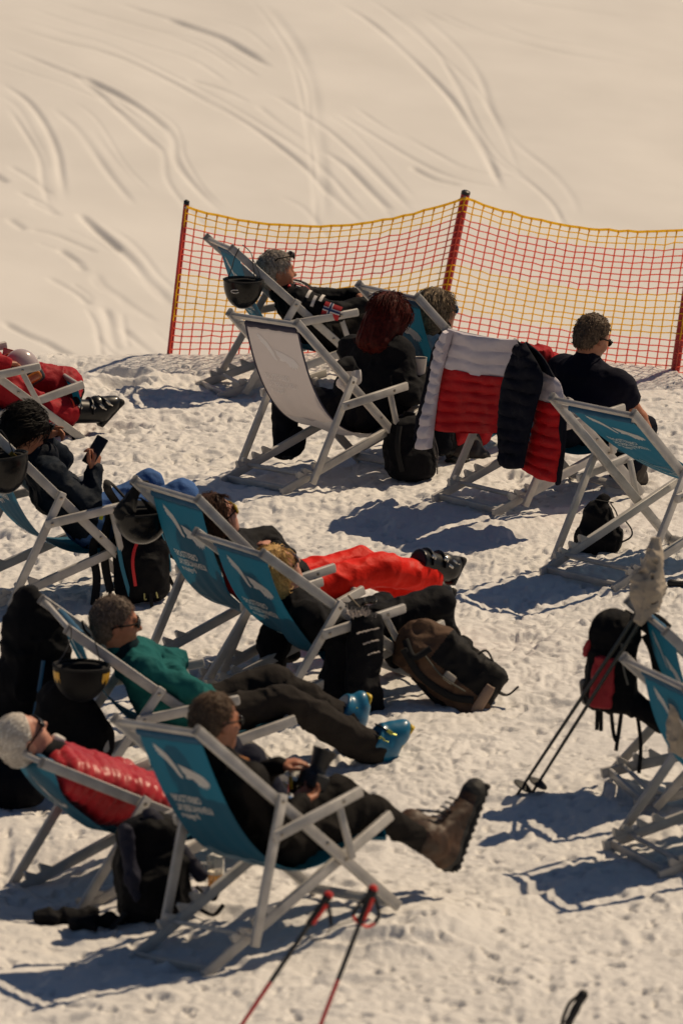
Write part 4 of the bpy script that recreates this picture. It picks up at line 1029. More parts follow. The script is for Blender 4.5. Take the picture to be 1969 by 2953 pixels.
def make_chair(k, label, canvas='blue', sag=None, roll=True, arms=True, prints=True):
    R, o = FR_[k]; S = chair_side(k); t = thing('deck_chair', label, 'deck chair', o, 'deck chairs on the snow')
    t.rotation_euler = Matrix(R.tolist()).to_euler()
    u, v = S['u'], S['v']; p3 = lambda q, y: V(q[0], y, q[1])
    nA = V(-u[1], 0, u[0]); nA = nA*np.sign(nA[2]); nB = V(-v[1], 0, v[0]); nB = nB*np.sign(nB[2])
    YA, YC, YB, YR = .2745, .3045, .2445, .334
    Cd = unit(S['N']-S['P']); nC = V(-Cd[1], 0, Cd[0])
    aq = S['P']+(S['N']-S['P'])*.235
    # armrest: hinged on the support leg, held up by a post from the rail joint
    E = aq+V(.4364, .0619); ad = unit(E-aq); pt = aq+ad*.335
    for sg in (-1, 1):
        m = MB(); m.bar(p3(S['F'], sg*YA), p3(S['T']+u*.0, sg*YA), .025, .045, nA); a_ = m.obj('side_rail', M_rail, t)
        m = MB(); m.bar(p3(S['T']+u*.0005, sg*YA), p3(S['T']+u*.012, sg*YA), .027, .047, nA); m.obj('end_cap', M_endc, a_)
        m = MB(); m.bar(p3(S['R']-v*-.01, sg*YB), p3(S['G']-v*.03, sg*YB), .025, .045, nB)
        for q in (-.045, .0, .075, .15):                    # toothed rest for the support bar
            c = S['N']+v*(-q+.035)*1; c = S['N']-v*(q-.02)
            if np.dot(c-S['R'], -v) < .03: continue
            w3 = -v; tri = [c, c+w3*.055, c+w3*.012+V(nB[0], nB[2])*.038, c+V(nB[0], nB[2])*.032]
            tri = [q2+V(nB[0], nB[2])*.0228 for q2 in tri]
            VV = [p3(q2, sg*YB+e) for e in (-.011, .011) for q2 in tri]
            m.add(VV, [(3, 2, 1, 0), (4, 5, 6, 7), (0, 1, 5, 4), (1, 2, 6, 5), (2, 3, 7, 6), (3, 0, 4, 7)])
        b_ = m.obj('seat_rail', M_rail, t)
        m = MB(); m.bar(p3(S['P']-Cd*.03, sg*YC), p3(S['N']+Cd*.03, sg*YC), .023, .040, nC); c_ = m.obj('support_leg', M_rail, t)
        for par, q, yy in ((c_, S['P'], YC+.0115), (b_, S['X']+v*.0, YA+.0125), (a_, S['X']+u*.12, YA+.0125)):
            m = MB(); m.disc(p3(q, sg*yy), V(0, sg, 0), .0085, .005, 10); m.obj('bolt', M_bolt, par)
        if arms:
            m = MB(); m.bar(p3(aq-ad*.03, sg*YR), p3(E, sg*YR), .025, .045, V(0, 0, 1), .006); r_ = m.obj('armrest', M_rail, t)
            m = MB(); m.bar(p3(pt, sg*YC), p3(S['X']+V(.02, .0), sg*YC), .02, .03, V(1, 0, 0)); s_ = m.obj('armrest_post', M_rail, t)
            for q in (aq, pt):
                m = MB(); m.disc(p3(q, sg*(YR+.0125)), V(0, sg, 0), .0085, .005, 10); m.obj('bolt', M_bolt, r_)
    def cross(nm, q, y, w, h, up, rad=.004):
        m = MB(); m.bar(p3(q, -y), p3(q, y), w, h, up, rad); return m.obj(nm, M_rail, t)
    cross('top_bar', S['T']-u*.022, YA-.0125, .030, .022, nA)
    cross('foot_bar', S['F']+u*.03, YA-.0125, .018, .040, nA)
    cross('rear_bar', S['R']-v*.03, YB-.0125, .018, .040, nB)
    cross('support_bar', S['N']-Cd*.012, YC-.0115, .020, .036, nC)
    cross('seat_bar', S['G']-v*.005, YB-.0125, .022, .028, nB, .008)
    # canvas with its dowel pocket
    CANV[k] = canvas_curve(k, sag); fit_push(k); C, Ls = CANV[k]; W = .21
    m = MB(); P = []
    ss = np.concatenate([np.linspace(0, Ls[-1], 46)])
    for s in ss: P.append([canvas_pt(k, uu, s) for uu in np.linspace(-W, W, 25)])
    cm = {'blue': M_blue, 'white': M_white}[canvas]
    m.grid(P); cv = m.obj('canvas', cm, t)
    for sg in (-1, 1):
        if roll:
            pass
    m = MB(); q = S['T']-u*.085; c0 = V(q[0], 0, q[1])+nA*.006
    m.tube([c0+V(0, -YA+.012, 0), c0+V(0, YA-.012, 0)], .010, 10); m.obj('dowel', M_rail, t)
    if roll:
        m = MB(); pts = [c0+V(0, y_, 0)+V(0, 0, .0015*math.sin(y_*60)) for y_ in np.linspace(-W, W, 15)]
        m.tube(pts, [.019+.0015*math.sin(i*2.1) for i in range(15)], 14); m.obj('canvas_pocket', M_roll if canvas == 'blue' else M_navyroll, cv)
    if canvas == 'white':                                    # the print of the mountain ridge and dark hems
        m = MB(); top = [(-.21,.62),(-.16,.60),(-.10,.615),(-.05,.605),(0,.625),(.04,.622),(.09,.60),(.15,.615),(.21,.605)]; P = []
        for i in range(24):
            a = i/23; P.append([canvas_pt(k, uu, s+(Ls[-1]-.03-s)*a, .0016) for uu, s in [(q3, float(np.interp(q3, [w_[0] for w_ in top], [w_[1] for w_ in top]))) for q3 in np.linspace(-.2, .2, 25)]])
        m.grid(P); m.obj('ridge_print', M_pale, cv)
        m = MB()
        for sg in (-1, 1): m.grid([[canvas_pt(k, sg*.2145+e_, s, .001) for e_ in (-.0075, .0075)] for s in ss])
        m.obj('hem', M_navyroll, cv)
    if prints:
        def sheet(pts, tris, mt, nm):
            m = MB(); m.add([canvas_pt(k, -a, b, .0022) for a, b in pts], tris); m.obj(nm, mt, cv)
        pm, pt2 = (M_print, M_print) if canvas == 'blue' else (M_pale, M_pale)
        m = MB()
        for E_ in (_E1, _E2): m.add([canvas_pt(k, -a-.02, b-.01, .0024) for a, b in E_], tri_fill(E_))
        m.obj('eagle_print', pm, cv)
        m = MB()
        for (vv, ff), s0, w_, hs in zip(_TX, (.318, .366, .405), (.195, .245, .12), (.82, .82, .8)):
            e = w_/max(q[0] for q in vv)
            m.add([canvas_pt(k, -(w_-.165-q[0]*e), s0-q[1]*hs, .0024) for q in vv], ff)
        m.obj('text_print', M_print if canvas == 'blue' else M_pale, cv)
        if canvas == 'blue':
            m = MB()
            for L_ in _LN:
                m.tube([canvas_pt(k, -a, b*.98, .0025) for a, b in [tuple(q) for q in spline([V(a, b, 0)[:2] for a, b in L_], 5)]], .0022, 5)
            m.obj('line_print', M_print2, cv)
    return t
make_chair('W', 'deck chair with whitish grey canvas under the red-haired woman', 'white')
make_chair('N', 'blue deck chair nearest the red ski poles, under the man with the camera', roll=True)
make_chair('R', 'empty blue deck chair with rolled canvas top, black drawstring bag beneath it', sag=.05)
make_chair('J', 'blue deck chair with the white, red and navy quilted jacket over its back')
make_chair('L', 'blue deck chair under the woman in jeans holding up a phone')
make_chair('M1', 'blue deck chair under the skier in bright red trousers, dark helmet hung from its corner')
make_chair('M2', 'blue deck chair under the blond woman in black, brown backpack leaning in front')
make_chair('FB', 'farthest blue deck chair before the net, shiny black helmet hung from its near corner')
make_chair('T', 'blue deck chair under the man in the teal pullover, black clothes draped over its back')
make_chair('G', 'blue deck chair laid far back under the white-haired person in the red quilted jacket')
make_chair('E2', 'blue deck chair cut by the right picture edge, pale knitted scarf hung on it')
make_chair('E1', 'deck chair behind the red and black backpack at the right edge')
make_chair('TL', 'white armed deck chair at the left edge under the skier in dark red')
make_chair('FR', 'blue deck chair under the person with mirrored blue sunglasses, behind the quilted jacket')
# ------------------------------------------------------------------ things worn, hung and left about
def solid_thing(name, label, cat, sdf, h, m, disp=None, group=None, origin=None):
    P, Q = sdf.mesh(h, disp); o = np.array([P[:, 0].mean(), P[:, 1].mean(), P[:, 2].min()]) if origin is None else origin
    ob = link(name, mk_mesh(name, P-o, Q, m), None, o); return tag(ob, label, cat, group), o
def tubes(name, lines, m, parent, o, r=.004, n=6, flat=1., up=(0, 0, 1)):
    for L in lines:
        mb = MB(); mb.tube(spline(L, 5) if len(L) > 2 else L, r, n, flat=flat, up=up); mb.obj(name, m, parent, world=o)
def frame(x, z):                                         # rotation with given local x (width) and z (height)
    z = unit(z); x = np.asarray(x, float); x = unit(x-z*np.dot(x, z)); return np.stack([x, np.cross(z, x), z], 1)
VIEW = lambda p: unit(p-CAM)
right = V(1, 0, 0)

# --- helmets
H_blk = mat('black_shell', (.0035, .0035, .004), .3, coat=.15, var=.2, spec=.2)
H_lin = mat('helmet_lining', (.006, .006, .007), .95)
H_gry = mat('dark_grey_shell', (.0035, .0035, .0045), .5, spec=.15)
def helmet(label, c, w, hgt, tilt, m, straps, hang=True, yaw=0., extra=None):
    z = unit(V(*tilt)); R = frame(V(math.cos(yaw), math.sin(yaw), 0), z); s = SDF(); sg = -1 if hang else 1
    r = V(w/2, w/2*.86, hgt)
    s.ell(c, r, R, .01); s.ell(c, r-.014, R, .004, sub=True); s.cut(c-z*sg*.012, -z*sg, .004)
    t = thing('ski_helmet', label, 'helmet', c, 'ski helmets')
    ob = solid('shell', s, .005, m, t, c)
    s = SDF(); s.ell(c, r-.012, R, .01); s.ell(c-z*sg*.02, r-V(.034, .034, .03), R, .02, sub=True); s.cut(c-z*sg*.004, -z*sg, .004)
    solid('lining', s, .006, H_lin, t, c)
    mb = MB(); mb.tube([c+R[:, 0]*math.cos(a)*w*.497+R[:, 1]*math.sin(a)*w*.43-z*sg*.010 for a in np.linspace(0, 2*math.pi, 33)], .0055, 6); mb.obj('rim', H_lin, t, world=c)
    tubes('chin_strap', straps, M_cap, t, c, .0055, 6, .5)
    for a in np.linspace(.4, 2.7, 4):                     # vents
        mb = MB(); p = c+R[:, 0]*math.cos(a)*r[0]*.62-R[:, 1]*math.sin(a)*r[1]*.62+z*sg*r[2]*.50; nn = unit((p-c)/r**1)
        mb.tube([p-R[:, 1]*.022+nn*.002, p+R[:, 1]*.022+nn*.002], .006, 6, flat=.6); mb.obj('vent', H_lin, ob, world=c)
    return t, R
P_ = lambda k, l: (lambda x, y: PX(k, x, y, l))
q = P_('FB', -.30); c = q(702, 812)
t, R = helmet('glossy black helmet hung on the farthest deck chair before the net', c, .232, .160, (.05, 0, 1), H_blk,
  [[q(655, 806), q(668, 775), q(676, 745), q(690, 716)], [q(735, 805), q(730, 765), q(724, 730), q(700, 706)], [q(752, 815), q(745, 780), q(728, 745)]], yaw=.2)
mb = MB(); e_ = c+V(-.045, -.098, -.04); mb.tube([e_+V(.024*math.cos(a), -.003+.010*abs(math.cos(a)), .009*math.sin(a)) for a in np.linspace(0, 2*math.pi, 21)], .0028, 5); mb.obj('oval_badge', mat('badge_white', (.65, .62, .58), .5), t, world=c)
q = P_('M1', .33); c = q(408, 1480)
t, R = helmet('black helmet with raised ear flaps hung on the chair of the skier in red trousers', c, .262, .150, (-.04, 0, 1), H_blk,
  [[q(345, 1470), q(366, 1430), q(392, 1396)], [q(470, 1478), q(440, 1440), q(402, 1398)]], yaw=.1)
s = SDF(); s.cap(q(352, 1478), q(392, 1408), .040, .014); s.cap(q(372, 1482), q(394, 1412), .03, .012); s.cap(q(462, 1488), q(410, 1440), .034, .006)
solid('ear_flap', s, .006, H_lin, t, c, folds(5, .006, 18))
s = SDF(); s.cap(q(383, 1392), q(425, 1392), .016, .012); solid('goggle_band', s, .006, BLK, t, c)
q = P_('T', -.31); c = q(236, 1925)
t, R = helmet('dark helmet with yellow patches hung beside the man in teal', c, .252, .155, (.05, 0, 1), H_gry,
  [[q(165, 1915), q(190, 1880), q(205, 1840), q(206, 1808)], [q(290, 1915), q(280, 1870), q(268, 1830), q(245, 1796)]], yaw=.1)
YB = mat('yellow_band', (.62, .33, .012), .4)
for a0, a1 in ((-.2, .80), (2.5, 2.95)):
    G_ = []
    for a in np.linspace(a0, a1, 10):
        d_ = (R[:, 0]*math.cos(a)*.126-R[:, 1]*math.sin(a)*.1085)
        G_.append([c+d_*math.sqrt(1-(zz/.155)**2)*1.02-R[:, 2]*zz for zz in np.linspace(.010, .078 if a < .35 else .050+.014*math.sin(a*31), 5)])
    mb = MB(); mb.grid(G_); mb.obj('yellow_patch', YB, t, world=c)
tubes('cord', [[q(238, 1790), q(244, 1815), q(262, 1835)]], BLK, t, c, .006)
q = P_('L', -.34); c = q(8, 1318)
t, R = helmet('black helmet with gold badge hung at the left edge behind the woman with the phone', c, .25, .185, (-.1, 0, 1), H_blk, [[q(40, 1310), q(25, 1270), q(5, 1240)], [q(-30, 1310), q(-10, 1250), q(5, 1240)]])
mb = MB(); mb.tube([q(30, 1306), q(46, 1318), q(50, 1345)], .012, 6, flat=.4, up=(0, -1, 0)); mb.obj('gold_badge', mat('gold_badge', (.45, .30, .06), .35, metal=.6), t, world=c)
q = P_('TL', .02); c = q(66, 1072)
t, R = helmet('white helmet with orange goggles resting on the lap of the skier in dark red', c, .218, .135, (-.15, -.2, 1), mat('pale_shell', (.48, .40, .40), .25, coat=.5, var=.06), [[q(40, 1085), q(70, 1110), q(100, 1085)]], hang=False, yaw=-.3)
s = SDF(); gz = q(92, 1092)-VIEW(c)*.10; gx = unit(q(126, 1068)-q(58, 1108)); gR = np.stack([gx, unit(np.cross(VIEW(c), gx))*1, np.cross(gx, unit(np.cross(VIEW(c), gx)))], 1)
s.box(gz, V(.078, .040, .030), gR, .028, .01); s.cut(gz+gR[:, 0]*0-gR[:, 1]*.0+V(0, 0, -.05), V(0, 0, -1))
g_ = solid('goggles', s, .005, mat('goggle_frame', (.03, .03, .032), .35), t, c)
s = SDF(); s.box(gz-VIEW(c)*.018, V(.064, .028, .020), gR, .02, .01); solid('orange_lens', s, .005, mat('orange_lens', (.42, .13, .008), .08, coat=1), g_, c)
mb = MB(); mb.tube([gz-gR[:, 0]*.07, gz-gR[:, 0]*.12+VIEW(c)*.05+V(0, 0, .02)], .014, 6, flat=.3); mb.obj('goggle_band', BLK, g_, world=c)

# --- quilted jacket over the back of chair J
JW = mat('lilac_white_nylon', (.52, .47, .52), .5, bump=.003, bscale=55, var=.07, sheen=.1); JR = mat('crimson_nylon', (.40, .004, .008), .6, bump=.003, bscale=55, var=.12, spec=.18); JN = mat('navy_nylon', (.0025, .0035, .011), .8, bump=.003, bscale=55, var=.2, spec=.15)
R_, o_ = FR_['J']; fx = unit(V(R_[0, 0], R_[1, 0], 0))
top_c = LC_('J', chair_side('J')['T'][0], 0, chair_side('J')['T'][1])
back = lambda off: (lambda x, y: on_plane(x, y, top_c-fx*off, fx))
jt = thing('quilted_jacket', 'white, red and navy quilted jacket hung over the back of a deck chair', 'jacket', top_c); jo = top_c
def panel(name, pl, Lp, Rp, rows, th, m, seed, ncol=22, sub=9, hem=None):
    Lp = [pl(*a) for a in Lp]; Rp = [pl(*a) for a in Rp]
    def along(P, t):
        S = spline(P, 12) if len(P) > 2 else [P[0]+(P[1]-P[0])*i/12 for i in range(13)]
        S = np.array(S); d = np.concatenate([[0], np.cumsum(np.linalg.norm(np.diff(S, axis=0), axis=1))]); return np.stack([np.interp(t*d[-1], d, S[:, i]) for i in range(3)], -1)
    ts = np.linspace(0, 1, rows*sub+1); A = along(Lp, ts); B = along(Rp, ts); us = np.linspace(0, 1, ncol)
    nrm = unit(np.cross(B[len(ts)//2]-A[len(ts)//2], A[-1]-A[0])); nrm = nrm if np.dot(nrm, VIEW(A[0])) < 0 else -nrm
    G = A[:, None]*(1-us)[None, :, None]+B[:, None]*us[None, :, None]; flat = G.reshape(-1, 3)
    sag = .012*np.sin(us*math.pi)[None, :]*np.ones((len(ts), 1)); G[:, :, 2] -= sag
    wob = noise(flat*9, seed).reshape(len(ts), ncol)*.016+noise(flat*26, seed+1).reshape(len(ts), ncol)*.006
    fr_ = (ts*rows)[:, None]+.22*noise(flat*7, seed+2).reshape(len(ts), ncol)
    bul = np.abs(np.sin(math.pi*fr_))**.6*.55
    edge = (np.clip(np.sin(us*math.pi)*2.4, 0, 1)**.6)[None, :]
    wr = noise(flat*60, seed+3).reshape(len(ts), ncol)*.006*np.exp(-((bul-.3)/.35)**2)
    Fp = G+nrm*((th*bul+th*.25)*edge+wob*edge+wr)[:, :, None]; Bp = G-nrm*(.006+wob*0)[None if 0 else ..., None] if False else G-nrm*.006
    mb = MB(); mb.grid(Fp, 0, True); n0 = len(mb.v); mb.grid(Bp, 0, False); a, b = Fp.shape[:2]
    ring = [(0, j) for j in range(b)]+[(i, b-1) for i in range(1, a)]+[(a-1, j) for j in range(b-2, -1, -1)]+[(i, 0) for i in range(a-2, 0, -1)]
    for k_ in range(len(ring)):
        p, q2 = ring[k_], ring[(k_+1) % len(ring)]; mb.f.append((p[0]*b+p[1], q2[0]*b+q2[1], n0+q2[0]*b+q2[1], n0+p[0]*b+p[1])); mb.m.append(0)
    return mb.obj(name, m, jt, world=jo)
b0, b1, b2 = back(.03), back(.06), back(.10)
panel('white_back', b0, [(1290, 948), (1282, 1000), (1275, 1058)], [(1492, 980), (1480, 1030), (1462, 1092)], 3, .026, JW, 1)
panel('red_back', b0, [(1276, 1055), (1258, 1150), (1245, 1238)], [(1464, 1088), (1448, 1170), (1440, 1248)], 6, .024, JR, 2)
panel('white_sleeve', b1, [(1284, 952), (1256, 1005), (1236, 1100), (1217, 1200), (1201, 1288)], [(1306, 955), (1281, 1040), (1263, 1130), (1252, 1215), (1243, 1292)], 11, .030, JW, 3, 14)
panel('navy_edge', b0, [(1278, 952), (1245, 1010), (1224, 1110), (1200, 1200), (1192, 1262)], [(1292, 956), (1262, 1010), (1240, 1100), (1222, 1200), (1208, 1270)], 2, .012, JN, 4, 8, 14)
panel('navy_sleeve', b2, [(1488, 992), (1452, 1080), (1437, 1160), (1433, 1250), (1437, 1338)], [(1512, 988), (1562, 1085), (1542, 1180), (1522, 1270), (1506, 1350)], 10, .036, JN, 5, 18)
panel('white_front', b0, [(1535, 1035), (1555, 1095), (1548, 1152)], [(1575, 1070), (1612, 1105), (1626, 1165)], 3, .024, JW, 6, 14)
panel('red_front', b0, [(1546, 1150), (1530, 1250), (1502, 1352)], [(1626, 1160), (1620, 1280), (1606, 1392)], 7, .026, JR, 7, 16)
panel('navy_edge', b0, [(1615, 1165), (1612, 1280), (1600, 1392)], [(1632, 1170), (1628, 1285), (1614, 1395)], 1, .01, JN, 8, 8, 14)
panel('navy_shoulder', b1, [(1490, 982), (1500, 1010), (1540, 1050)], [(1515, 985), (1560, 1025), (1598, 1088)], 2, .02, JN, 9, 12)
s = SDF(); q = P_('J', .34); s.cap(q(1520, 1012), q(1560, 1028), .045, .05); s.cap(q(1560, 1028), q(1600, 1040), .05, .04); s.cap(q(1530, 1040), q(1590, 1062), .04, .04)
solid_thing('red_jacket', 'crumpled red jacket lying beyond the quilted jacket beside the man in navy', 'jacket', s, .008, cloth('red_fleece', (.36, .010, .016), .7), folds(6, .018, 11, .006, 26))

# --- black clothes and gloves
q = P_('T', .36); s = SDF()
s.cap(q(78, 1722), q(70, 1800), .045, .085); s.cap(q(70, 1800), q(60, 1960), .085, .11); s.cap(q(95, 1735), q(130, 1800), .045, .09); s.cap(q(130, 1800), q(140, 1960), .09, .12); s.cap(q(60, 1960), q(40, 2120), .12, .13); s.cap(q(140, 1960), q(130, 2130), .12, .13); s.cap(q(78, 1722), q(140, 1745), .036, .026)
ob, o = solid_thing('black_jacket', 'long black jacket with blue zip draped over the back of a deck chair', 'jacket', s, .01, BLK, folds(8, .016, 8, .006, 22))
tubes('blue_zip', [[p_-VIEW(p_)*.125 for p_ in (q(126, 1905), q(118, 1960), q(100, 2060))]], mat('blue_zip', (.01, .10, .22), .5), ob, o, .010, 6, .4, (0, -1, 0))
q = P_('T', .02); s = SDF(); s.cap(q(190, 2000), q(240, 2120), .08, .13); s.cap(q(240, 2120), q(275, 2150), .13, .09); s.cap(q(170, 2010), q(160, 2120), .09, .12)
ob, o = solid_thing('black_bag', 'bulky black bag standing under the helmet with yellow patches', 'bag', s, .01, BLK, folds(9, .014, 8))
s = SDF(); e_ = q(305, 2145)-V(0, .08, 0); s.cap(e_, e_+V(.0, 0, .04), .022, .018); solid('white_tab', s, .006, M_print, ob, o)
q = P_('M2', .30); s = SDF(); s.cap(q(785, 1795), q(790, 1860), .05, .075); s.cap(q(790, 1860), q(785, 1945), .07, .06); s.cap(q(820, 1850), q(835, 1885), .06, .05)
solid_thing('black_jacket', 'black jacket hanging beneath the blue canvas of the blond woman', 'jacket', s, .009, BLK, folds(10, .014, 9))
q = P_('M2', -.37); s = SDF()
q2 = P_('M2', -.24); s.cap(q2(985, 1815), q2(965, 1990), .06, .08); s.cap(q(1040, 1792), q(1078, 1790), .032, .036); s.cap(q(1045, 1805), q(1030, 2035), .055, .075); s.cap(q(1072, 1805), q(1068, 2030), .045, .06)
ob, o = solid_thing('black_jacket', 'black quilted jacket with pale fur trim hanging over an armrest by the brown backpack', 'jacket', s, .008, BLK, lambda p: folds(12, .012, 9)(p))
FU = mat('pale_fur', (.40, .35, .32), .9, bump=.004, bscale=90)
rng = np.random.RandomState(4)
for Lx in ([(1028, 1814), (1060, 1806), (1092, 1800)], [(1048, 1845), (1070, 1838), (1093, 1834)], [(1060, 1876), (1078, 1870), (1094, 1868)]):
    mb = MB(); L2 = [q(x_, y_)-V(0, .085, 0) for x_, y_ in Lx]; S_ = spline(L2, 8); mb.tube([p_+V(*rng.randn(3))*.0015 for p_ in S_], [.0028+.0022*rng.rand() for _ in S_], 5)
    mb.obj('pale_piping', FU, ob, world=o)
mb = MB()
for _ in range(150):
    t_ = rng.rand(); p0 = q(1000+88*t_, 1762+20*t_+6*math.sin(t_*9))-V(0, .05*rng.rand(), 0); mb.tube([p0, p0+V(*rng.randn(3))*.012+V(0, 0, .010)], [.004, .001], 4)
mb.obj('fur_collar', FU, ob, world=o)['kind'] = 'stuff'
q = P_('W', -.22); s = SDF(); s.cap(q(975, 1058), q(1005, 1050), .035, .03); s.cap(q(1005, 1050), q(1022, 1075), .032, .028); s.cap(q(985, 1105), q(1005, 1118), .035, .03); s.cap(q(1018, 1080), q(1030, 1098), .026, .022)
GLV = mat('white_nylon', (.55, .52, .52), .5, bump=.002, bscale=50)
solid_thing('ski_glove', 'white and black ski glove beside the red-haired woman', 'glove', s, .006, [GLV, BLK], folds(13, .008, 14))
gl = bpy.data.objects['ski_glove']; gl.data.polygons.foreach_set('material_index', (np.array([p.center.z for p in gl.data.polygons]) > np.median([p.center.z for p in gl.data.polygons])+.02).astype(np.int32))
for px_, py_, lab in ((165, 2672, 'black glove lying on the snow under the reclined deck chair'), (275, 2690, 'black strap bundle lying on the snow by the navy backpack')):
    g0 = on_ground(px_, py_); s = SDF(); s.cap(g0+V(-.07, .02, .03), g0+V(.06, .05, .035), .035, .03); s.cap(g0+V(.06, .05, .035), g0+V(.15, .10, .03), .03, .022); s.cap(g0+V(-.03, .03, .04), g0+V(.0, -.03, .03), .02, .016)
    solid_thing('ski_glove', lab, 'glove', s, .007, BLK, folds(14, .012, 16))
g0 = on_ground(30, 2335); s = SDF(); s.cap(g0+V(-.15, .05, .08), g0+V(.08, .05, .07), .10, .08); s.cap(g0+V(-.12, .1, .12), g0+V(.02, .1, .14), .09, .06)
solid_thing('black_bag', 'black bag on the shaded snow at the left edge below the white-haired person', 'bag', s, .009, BLK, folds(15, .014, 10))
q = P_('TL', .36); s = SDF(); s.cap(q(200, 1085), q(215, 1130), .035, .045); s.cap(q(215, 1130), q(222, 1160), .045, .04)
solid_thing('black_bag', 'small dark bag behind the raised red knee at the left', 'bag', s, .007, cloth('brown_black_cloth', (.012, .009, .008)), folds(16, .010, 14))

# --- backpacks
def pack(label, px, py, w, d, hgt, lean, yaw, m, seed, pocket=None, z0=0.):
    g0 = on_ground(px, py); z = unit(V(*lean)); R = frame(V(math.cos(yaw), math.sin(yaw), 0), z); s = SDF(); g0 = g0+V(0, d*.4, z0)
    C_ = lambda x, y, zz: g0+R @ V(x*w, y*d, zz*hgt)
    s.box(C_(0, 0, .34), V(w*.5, d*.5, hgt*.34), R, min(w, d)*.3, .04); s.box(C_(0, .05, .66), V(w*.44, d*.42, hgt*.28), R, min(w, d)*.32, .05)
    s.ell(C_(0, -.05, .90), V(w*.40, d*.42, hgt*.12), R, .05); s.box(C_(0, -.42, .30), V(w*.36, d*.22, hgt*.24), R, .05, .03)
    t = thing('backpack', label, 'backpack', g0, 'backpacks')
    ob = solid('pack_body', s, .008, m, t, g0, folds(seed, .012, 8, .004, 24)); return t, g0, C_, R
BK = cloth('black_pack_cloth', (.0042, .0044, .006), .75); BK2 = cloth('grey_black_pack_cloth', (.012, .0115, .012), .7); STR = mat('black_webbing', (.004, .004, .005), .9)
ZB = mat('blue_zip_tape', (.02, .17, .27), .6); ZR = mat('red_zip_tape', (.55, .015, .02), .6)
t, o, C_, R = pack('black backpack with blue and red zips hung from the armrest of the phone woman', 412, 1745, .27, .22, .50, (-.06, .02, 1), .1, BK, 21)
tubes('zip', [[C_(-.40, -.50, .62), C_(-.36, -.55, .4), C_(-.26, -.60, .12)], [C_(-.42, -.42, .92), C_(-.40, -.46, .75)]], ZB, t, o, .011, 6, .5, (0, -1, 0))
tubes('red_zip', [[C_(.05, -.46, .72), C_(-.10, -.55, .60), C_(-.17, -.64, .45), C_(-.15, -.66, .22)]], ZR, t, o, .009, 6, .5, (0, -1, 0))
tubes('piping', [[C_(.42, -.3, .7), C_(.53, -.28, .45), C_(.53, -.28, .30)]], ZB, t, o, .004)
qq = P_('L', -.335)
tubes('shoulder_strap', [[C_(-.3, .3, .95), qq(312, 1440)+V(0, 0, .05), qq(318, 1432)+V(0, .05, .06), C_(-.1, .3, .98)], [C_(-.45, .2, .95), C_(-.62, -.1, .70), C_(-.66, -.2, .42), C_(-.60, -.3, .15)], [C_(-.55, .2, .90), C_(-.85, -.1, .6), C_(-.83, -.2, .30), C_(-.92, -.3, .02)]], STR, t, o, .021, 8, .35, (0, -1, 0))
tubes('strap', [[C_(-.60, -.3, .16), C_(-.66, -.35, .04)], [C_(.12, -.6, .14), C_(.12, -.66, .03), C_(.14, -.62, -.06)], [C_(.5, -.2, .25), C_(.56, -.2, .16), C_(.62, -.25, .14)], [C_(.5, 0, .45), C_(.62, 0, .42)]], STR, t, o, .010, 6, .4, (0, -1, 0))
tubes('buckle', [[C_(.0, -.68, .14), C_(.0, -.68, .08), C_(.04, -.68, .08)], [C_(.22, -.66, .14), C_(.24, -.66, .08)]], mat('yellow_buckle', (.35, .33, .12), .4), t, o, .004)
tubes('tag', [[C_(-.62, -.2, .98), C_(-.68, -.2, .88)]], mat('lime_tag', (.5, .55, .03), .6), t, o, .011, 6, .4, (0, -1, 0))
t, o, C_, R = pack('black backpack standing on the snow between the red-haired woman and the quilted jacket', 1185, 1392, .25, .20, .34, (-.05, .06, 1), .3, BLK, 22)
tubes('shoulder_strap', [[C_(.0, .1, 1.0), C_(-.05, 0, 1.08), C_(.18, .1, 1.02)], [C_(-.3, -.45, .92), C_(-.42, -.62, .6), C_(-.34, -.6, .2)]], STR, t, o, .014, 8, .4, (0, -1, 0))
tubes('cord', [[C_(.50, -.3, .8), C_(.47, -.42, .55), C_(.53, -.35, .3), C_(.50, -.4, .08)], [C_(.44, -.45, .75), C_(.54, -.4, .45), C_(.46, -.5, .2)], [C_(.40, -.5, .6), C_(.52, -.42, .3)]], mat('grey_cord', (.10, .095, .095), .5), t, o, .0035)
g0 = on_ground(1728, 1600)+V(0, .10, 0); s = SDF(); C2 = lambda x, y, z: g0+V(x, y, z)
s.box(C2(0, 0, .06), V(.10, .08, .06), None, .05, .05); s.cap(C2(-.045, 0, .07), C2(-.01, 0, .20), .075, .055, .05); s.cap(C2(.045, 0, .07), C2(.01, 0, .20), .075, .055, .05); s.cap(C2(0, 0, .20), C2(.02, 0, .27), .06, .03, .04); s.cap(C2(.02, 0, .27), C2(.045, 0, .285), .028, .02)
ob, o = solid_thing('drawstring_bag', 'black drawstring bag standing on the snow under the empty deck chair', 'bag', s, .007, BLK, folds(23, .012, 11), 'backpacks')
tubes('cord', [[C2(.06, -.02, .25), C2(.09, -.03, .20), C2(.10, -.05, .12)], [C2(.12, -.02, .18), C2(.165, -.04, .12), C2(.16, -.05, .08), C2(.10, -.06, .05)], [C2(-.02, -.03, .275), C2(.03, -.05, .27), C2(.07, -.03, .26)]], STR, ob, o, .007, 6, .5)
